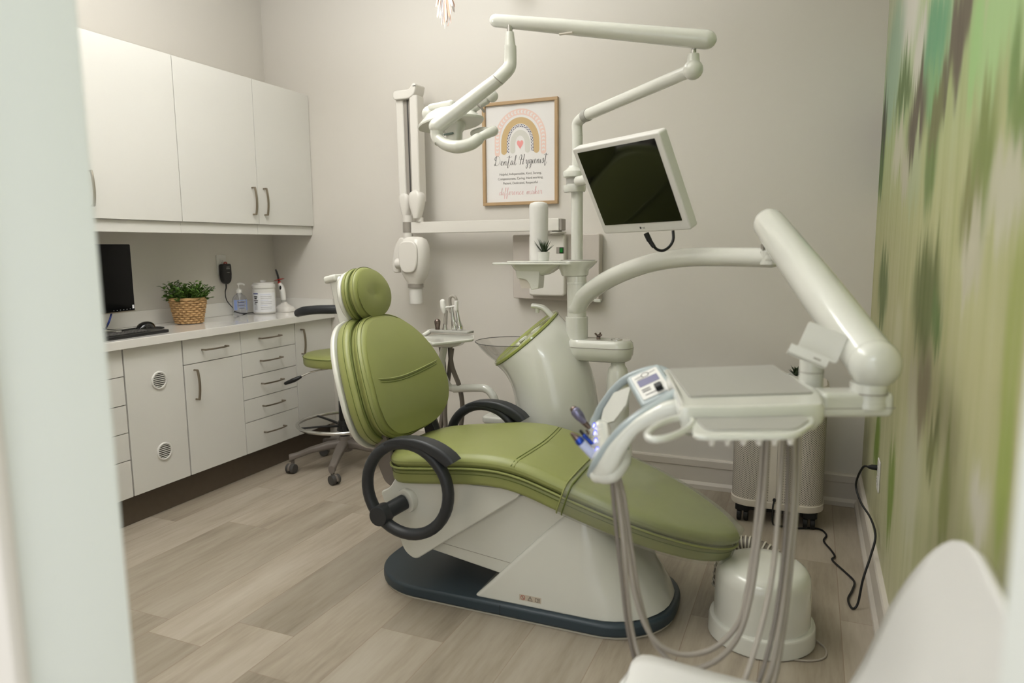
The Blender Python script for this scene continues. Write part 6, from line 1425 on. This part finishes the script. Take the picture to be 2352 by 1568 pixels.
# perforations: rows of small dark holes round both corners of the front
def along(P, d0):
    pass
per = [Vector((PC[0] + p[0], PC[1] + p[1])) for p in inset(PR, 0.005)]
def holes(arc, z0, z1, step_a, step_z, r_, m, name):
    b = MB(); k = 0; a = arc[0]
    while a < arc[1]:
        # position by arc length measured from front centre: negative is left
        s_ = a; hw_ = (px1 - px0) / 2 - 0.005; rr_ = 0.085; flat = hw_ - rr_; sg = 1 if s_ > 0 else -1; u = abs(s_)
        yb = py0 + 0.005
        if u < flat: p = Vector((PC[0] + s_, yb)); n = Vector((0, -1))
        elif u < flat + rr_ * pi / 2: q = (u - flat) / rr_; p = Vector((PC[0] + sg * (flat + rr_ * sin(q)), yb + rr_ - rr_ * cos(q))); n = Vector((sg * sin(q), -cos(q)))
        else: q = u - flat - rr_ * pi / 2; p = Vector((PC[0] + sg * hw_, yb + rr_ + q)); n = Vector((sg, 0))
        tn = Vector((-n.y, n.x)); z = z0 + (step_z / 2 if k % 2 else 0)
        while z < z1:
            c_ = Vector((p.x + n.x * 0.0006, p.y + n.y * 0.0006, z)); x_ = Vector((tn.x, tn.y, 0))
            b.add([c_ + x_ * (r_ * cos(j * pi / 3)) + Vector((0, 0, r_ * sin(j * pi / 3))) for j in range(6)], [(0, 1, 2, 3, 4, 5)]); z += step_z
        a += step_a; k += 1
    o = b.build(name, m, bd, flat=True); return o
holes((-0.30, -0.055), 0.128, 0.632, 0.0062, 0.0105, 0.0024, 'grey_dark', 'perforated_panel')
holes((0.055, 0.30), 0.128, 0.632, 0.0062, 0.0105, 0.0024, 'grey_dark', 'perforated_panel')
for a in (-0.045, -0.036, 0.030, 0.039): holes((a, a + 0.001), 0.128, 0.632, 0.0062, 0.0125, 0.0022, 'grey_dark', 'hole_column')
MB().aabb(PC[0] - 0.0006, PC[0] + 0.0006, py0 + 0.0035, py0 + 0.0055, 0.13, 0.62).build('panel_joint', 'xray_grey', bd)
for x_, y_ in ((px0 + 0.06, py0 + 0.05), (px1 - 0.06, py0 + 0.05), (px0 + 0.06, py1 - 0.05), (px1 - 0.06, py1 - 0.05)):
    b = MB()
    for s_ in (-1, 1): b.cyl((x_ + s_ * 0.006, y_, 0.030), (x_ + s_ * 0.026, y_, 0.030), 0.030, n=24, b=0.003)
    b.slab(rrect(0.07, 0.06, 0.02), 0.055, 0.0835, 0.004, T(x_, y_, 0)); b.build('wheel', 'rubber_black', t)
MB().aabb(px0 + 0.03, px1 - 0.03, py0 + 0.03, py1 - 0.03, 0.062, 0.0835).build('underframe', 'rubber_black', t)
b = MB(); b.cyl((PC[0] - 0.005, py0 + 0.006, 0.135), (PC[0] - 0.005, py0 - 0.006, 0.135), 0.008, n=16)
b.tube([(PC[0] - 0.005, py0 - 0.004, 0.135), (PC[0] - 0.010, py0 - 0.018, 0.10), (PC[0] - 0.006, py0 - 0.03, 0.03), (-0.078, 3.416, 0.006), (-0.012, 3.420, 0.006), (0.082, 3.447, 0.006), (0.115, 3.384, 0.006), (0.103, 3.307, 0.006), (0.130, 3.219, 0.006), (0.144, 3.154, 0.006), (0.134, 3.110, 0.006), (0.177, 3.014, 0.006), (0.208, 2.934, 0.006), (0.198, 2.853, 0.006), (0.180, 2.773, 0.006), (0.187, 2.710, 0.006), (0.200, 2.709, 0.006), (0.211, 2.720, 0.030), (0.223, 2.740, 0.107), (0.247, 2.780, 0.186), (0.262, 2.820, 0.249), (0.251, 2.920, 0.278), (0.220, 2.980, 0.314), (0.202, 3.030, 0.357), (0.205, 3.020, 0.406), (0.222, 3.0, 0.456), (0.240, 2.989, 0.460)], 0.0042, n=8, sub=6)
b.build('power_cord', 'rubber_black', t)
MB().tube([(0.2765, 2.985, 0.462), (0.250, 2.987, 0.462), (0.238, 2.989, 0.460)], [0.011, 0.0105, 0.006], n=12, smooth=False).build('plug', 'rubber_black', t)
# small succulent bowl on top of it
sc2 = thing('potted_succulent', 'small succulent in a white bowl on top of the air purifier', 'plant', (-0.045, 3.47, 0.684))
MB().lathe([(0.0, 0.0005), (0.028, 0.0005), (0.034, 0.006), (0.042, 0.040), (0.042, 0.043), (0.038, 0.043), (0.036, 0.036), (0.0, 0.036)], (-0.045, 3.47, 0.684), n=30).build('pot', 'pot_white', sc2)
b = MB(); spiky(b, (-0.045, 3.47, 0.722), 26, 0.045, 0.016, random.Random(4), 0.3); b.build('leaves', 'leaf_dark', sc2, flat=True)
# outlet on the mural wall and its plug
OM2 = frame((XR, 2.975, 0.435), (0, 1, 0), (0, 0, -1))
outlet('white wall outlet low on the green mural wall', OM2, (XR, 2.975, 0.37))
# drum box
dx, dy = -0.108, 2.415
t = thing('junction_drum', 'white domed floor drum at the foot of the dental chair', 'drum', (dx, dy, 0))
MB().lathe([(0.0, 0.001), (0.172, 0.001), (0.176, 0.006), (0.174, 0.055), (0.170, 0.062), (0.158, 0.066)], (dx, dy, 0), n=56).build('base_ring', 'gloss_white', t)
MB().lathe([(0.158, 0.062), (0.155, 0.20), (0.151, 0.225), (0.140, 0.243), (0.122, 0.253), (0.08, 0.258), (0.0, 0.259)], (dx, dy, 0), n=56).build('cover', 'gloss_white', t)
MB().tube([(dx + 0.10, dy - 0.135, 0.004), (dx + 0.16, dy - 0.12, 0.004), (dx + 0.20, dy - 0.085, 0.004), (dx + 0.205, dy - 0.03, 0.004), (dx + 0.178, dy + 0.01, 0.006)], 0.0028, n=8).build('cable_loop', 'hose_grey', t)
hp_ = catmull([(-0.268, 2.640, 0.035), (-0.256, 2.640, 0.134), (-0.220, 2.630, 0.203), (-0.167, 2.630, 0.219), (-0.101, 2.620, 0.203), (-0.047, 2.610, 0.167), (-0.007, 2.600, 0.104)], 9)
b = MB(); b.tube(hp_, 0.030, n=20, smooth=False); hz = b.build('corrugated_hose', 'hose_dark', t)
b = MB()
for i in range(1, len(hp_) - 1, 2):
    d = (hp_[i + 1] - hp_[i - 1]).normalized(); b.cyl(hp_[i] - d * 0.0028, hp_[i] + d * 0.0028, 0.0345, n=22)
b.build('hose_ribs', 'hose_ring', hz)
# ================================================================ WHITE CHAIR BY THE DOOR
t = thing('side_chair', 'smooth white moulded chair seen blurred at the lower right corner', 'chair', (0.0, 1.08, 0))
def shell_pt(u, v):
    # u: 0 front of seat .. 1 top of back ; v: -1 .. 1 across (Y)
    K = [(-0.300, 0.478), (-0.270, 0.492), (-0.15, 0.486), (0.0, 0.482), (0.060, 0.495), (0.100, 0.55), (0.138, 0.66), (0.172, 0.77), (0.200, 0.86), (0.218, 0.925)]
    f = u * (len(K) - 1); i = min(int(f), len(K) - 2); k = f - i
    p = [Vector(K[j]) for j in (max(i - 1, 0), i, i + 1, min(i + 2, len(K) - 1))]
    c_ = 0.5 * ((2 * p[1]) + (p[2] - p[0]) * k + (2 * p[0] - 5 * p[1] + 4 * p[2] - p[3]) * k * k + (-p[0] + 3 * p[1] - 3 * p[2] + p[3]) * k ** 3)
    wd = 0.245 + 0.010 * min(1, max(0, (u - 0.35) / 0.3))
    if u < 0.14: wd *= (1 - ((0.14 - u) / 0.14) ** 2.4 * 0.32)
    if u > 0.66: wd *= max(0.0, 1 - ((u - 0.66) / 0.34) ** 2.9 * 0.93) ** 0.5
    curl = 0.020 * abs(v) ** 3 * min(1, (1 - u) / 0.25 if u > 0.5 else 1)
    return Vector((c_.x - (curl if u > 0.5 else 0) , (1.06 - 0.095 * min(1, max(0, (u - 0.35) / 0.3))) + v * wd, c_.y + (curl if u < 0.5 else 0)))
vs = []; fs = []; NU, NV = 40, 20
for i in range(NU + 1):
    for j in range(NV + 1): vs.append(shell_pt(i / NU, -1 + 2 * j / NV))
for i in range(NU):
    for j in range(NV): a = i * (NV + 1) + j; fs.append((a, a + 1, a + NV + 2, a + NV + 1))
sh_ = MB().add(vs, fs).build('shell', 'matte_white', t)
md = sh_.modifiers.new('thickness', 'SOLIDIFY'); md.thickness = 0.012; md.offset = 0
for (x0, y0, x1, y1) in ((-0.20, 0.96, -0.25, 0.91), (-0.20, 1.21, -0.25, 1.26), (0.02, 0.96, 0.07, 0.91), (0.02, 1.21, 0.07, 1.26)):
    MB().tube([(x0, y0, 0.478), (x1, y1, 0.0)], [0.013, 0.010], n=14, smooth=False).build('leg', 'nickel', t)
b = MB(); b.tube([(-0.20, 0.96, 0.470), (-0.20, 1.21, 0.470)], 0.010, smooth=False); b.tube([(0.02, 0.96, 0.470), (0.02, 1.21, 0.470)], 0.010, smooth=False); b.tube([(-0.20, 0.96, 0.470), (0.02, 0.96, 0.470)], 0.010, smooth=False); b.tube([(-0.20, 1.21, 0.470), (0.02, 1.21, 0.470)], 0.010, smooth=False); b.build('seat_frame', 'nickel', t)

for o in list(bpy.data.objects):
    if '_loc' in o: del o['_loc']
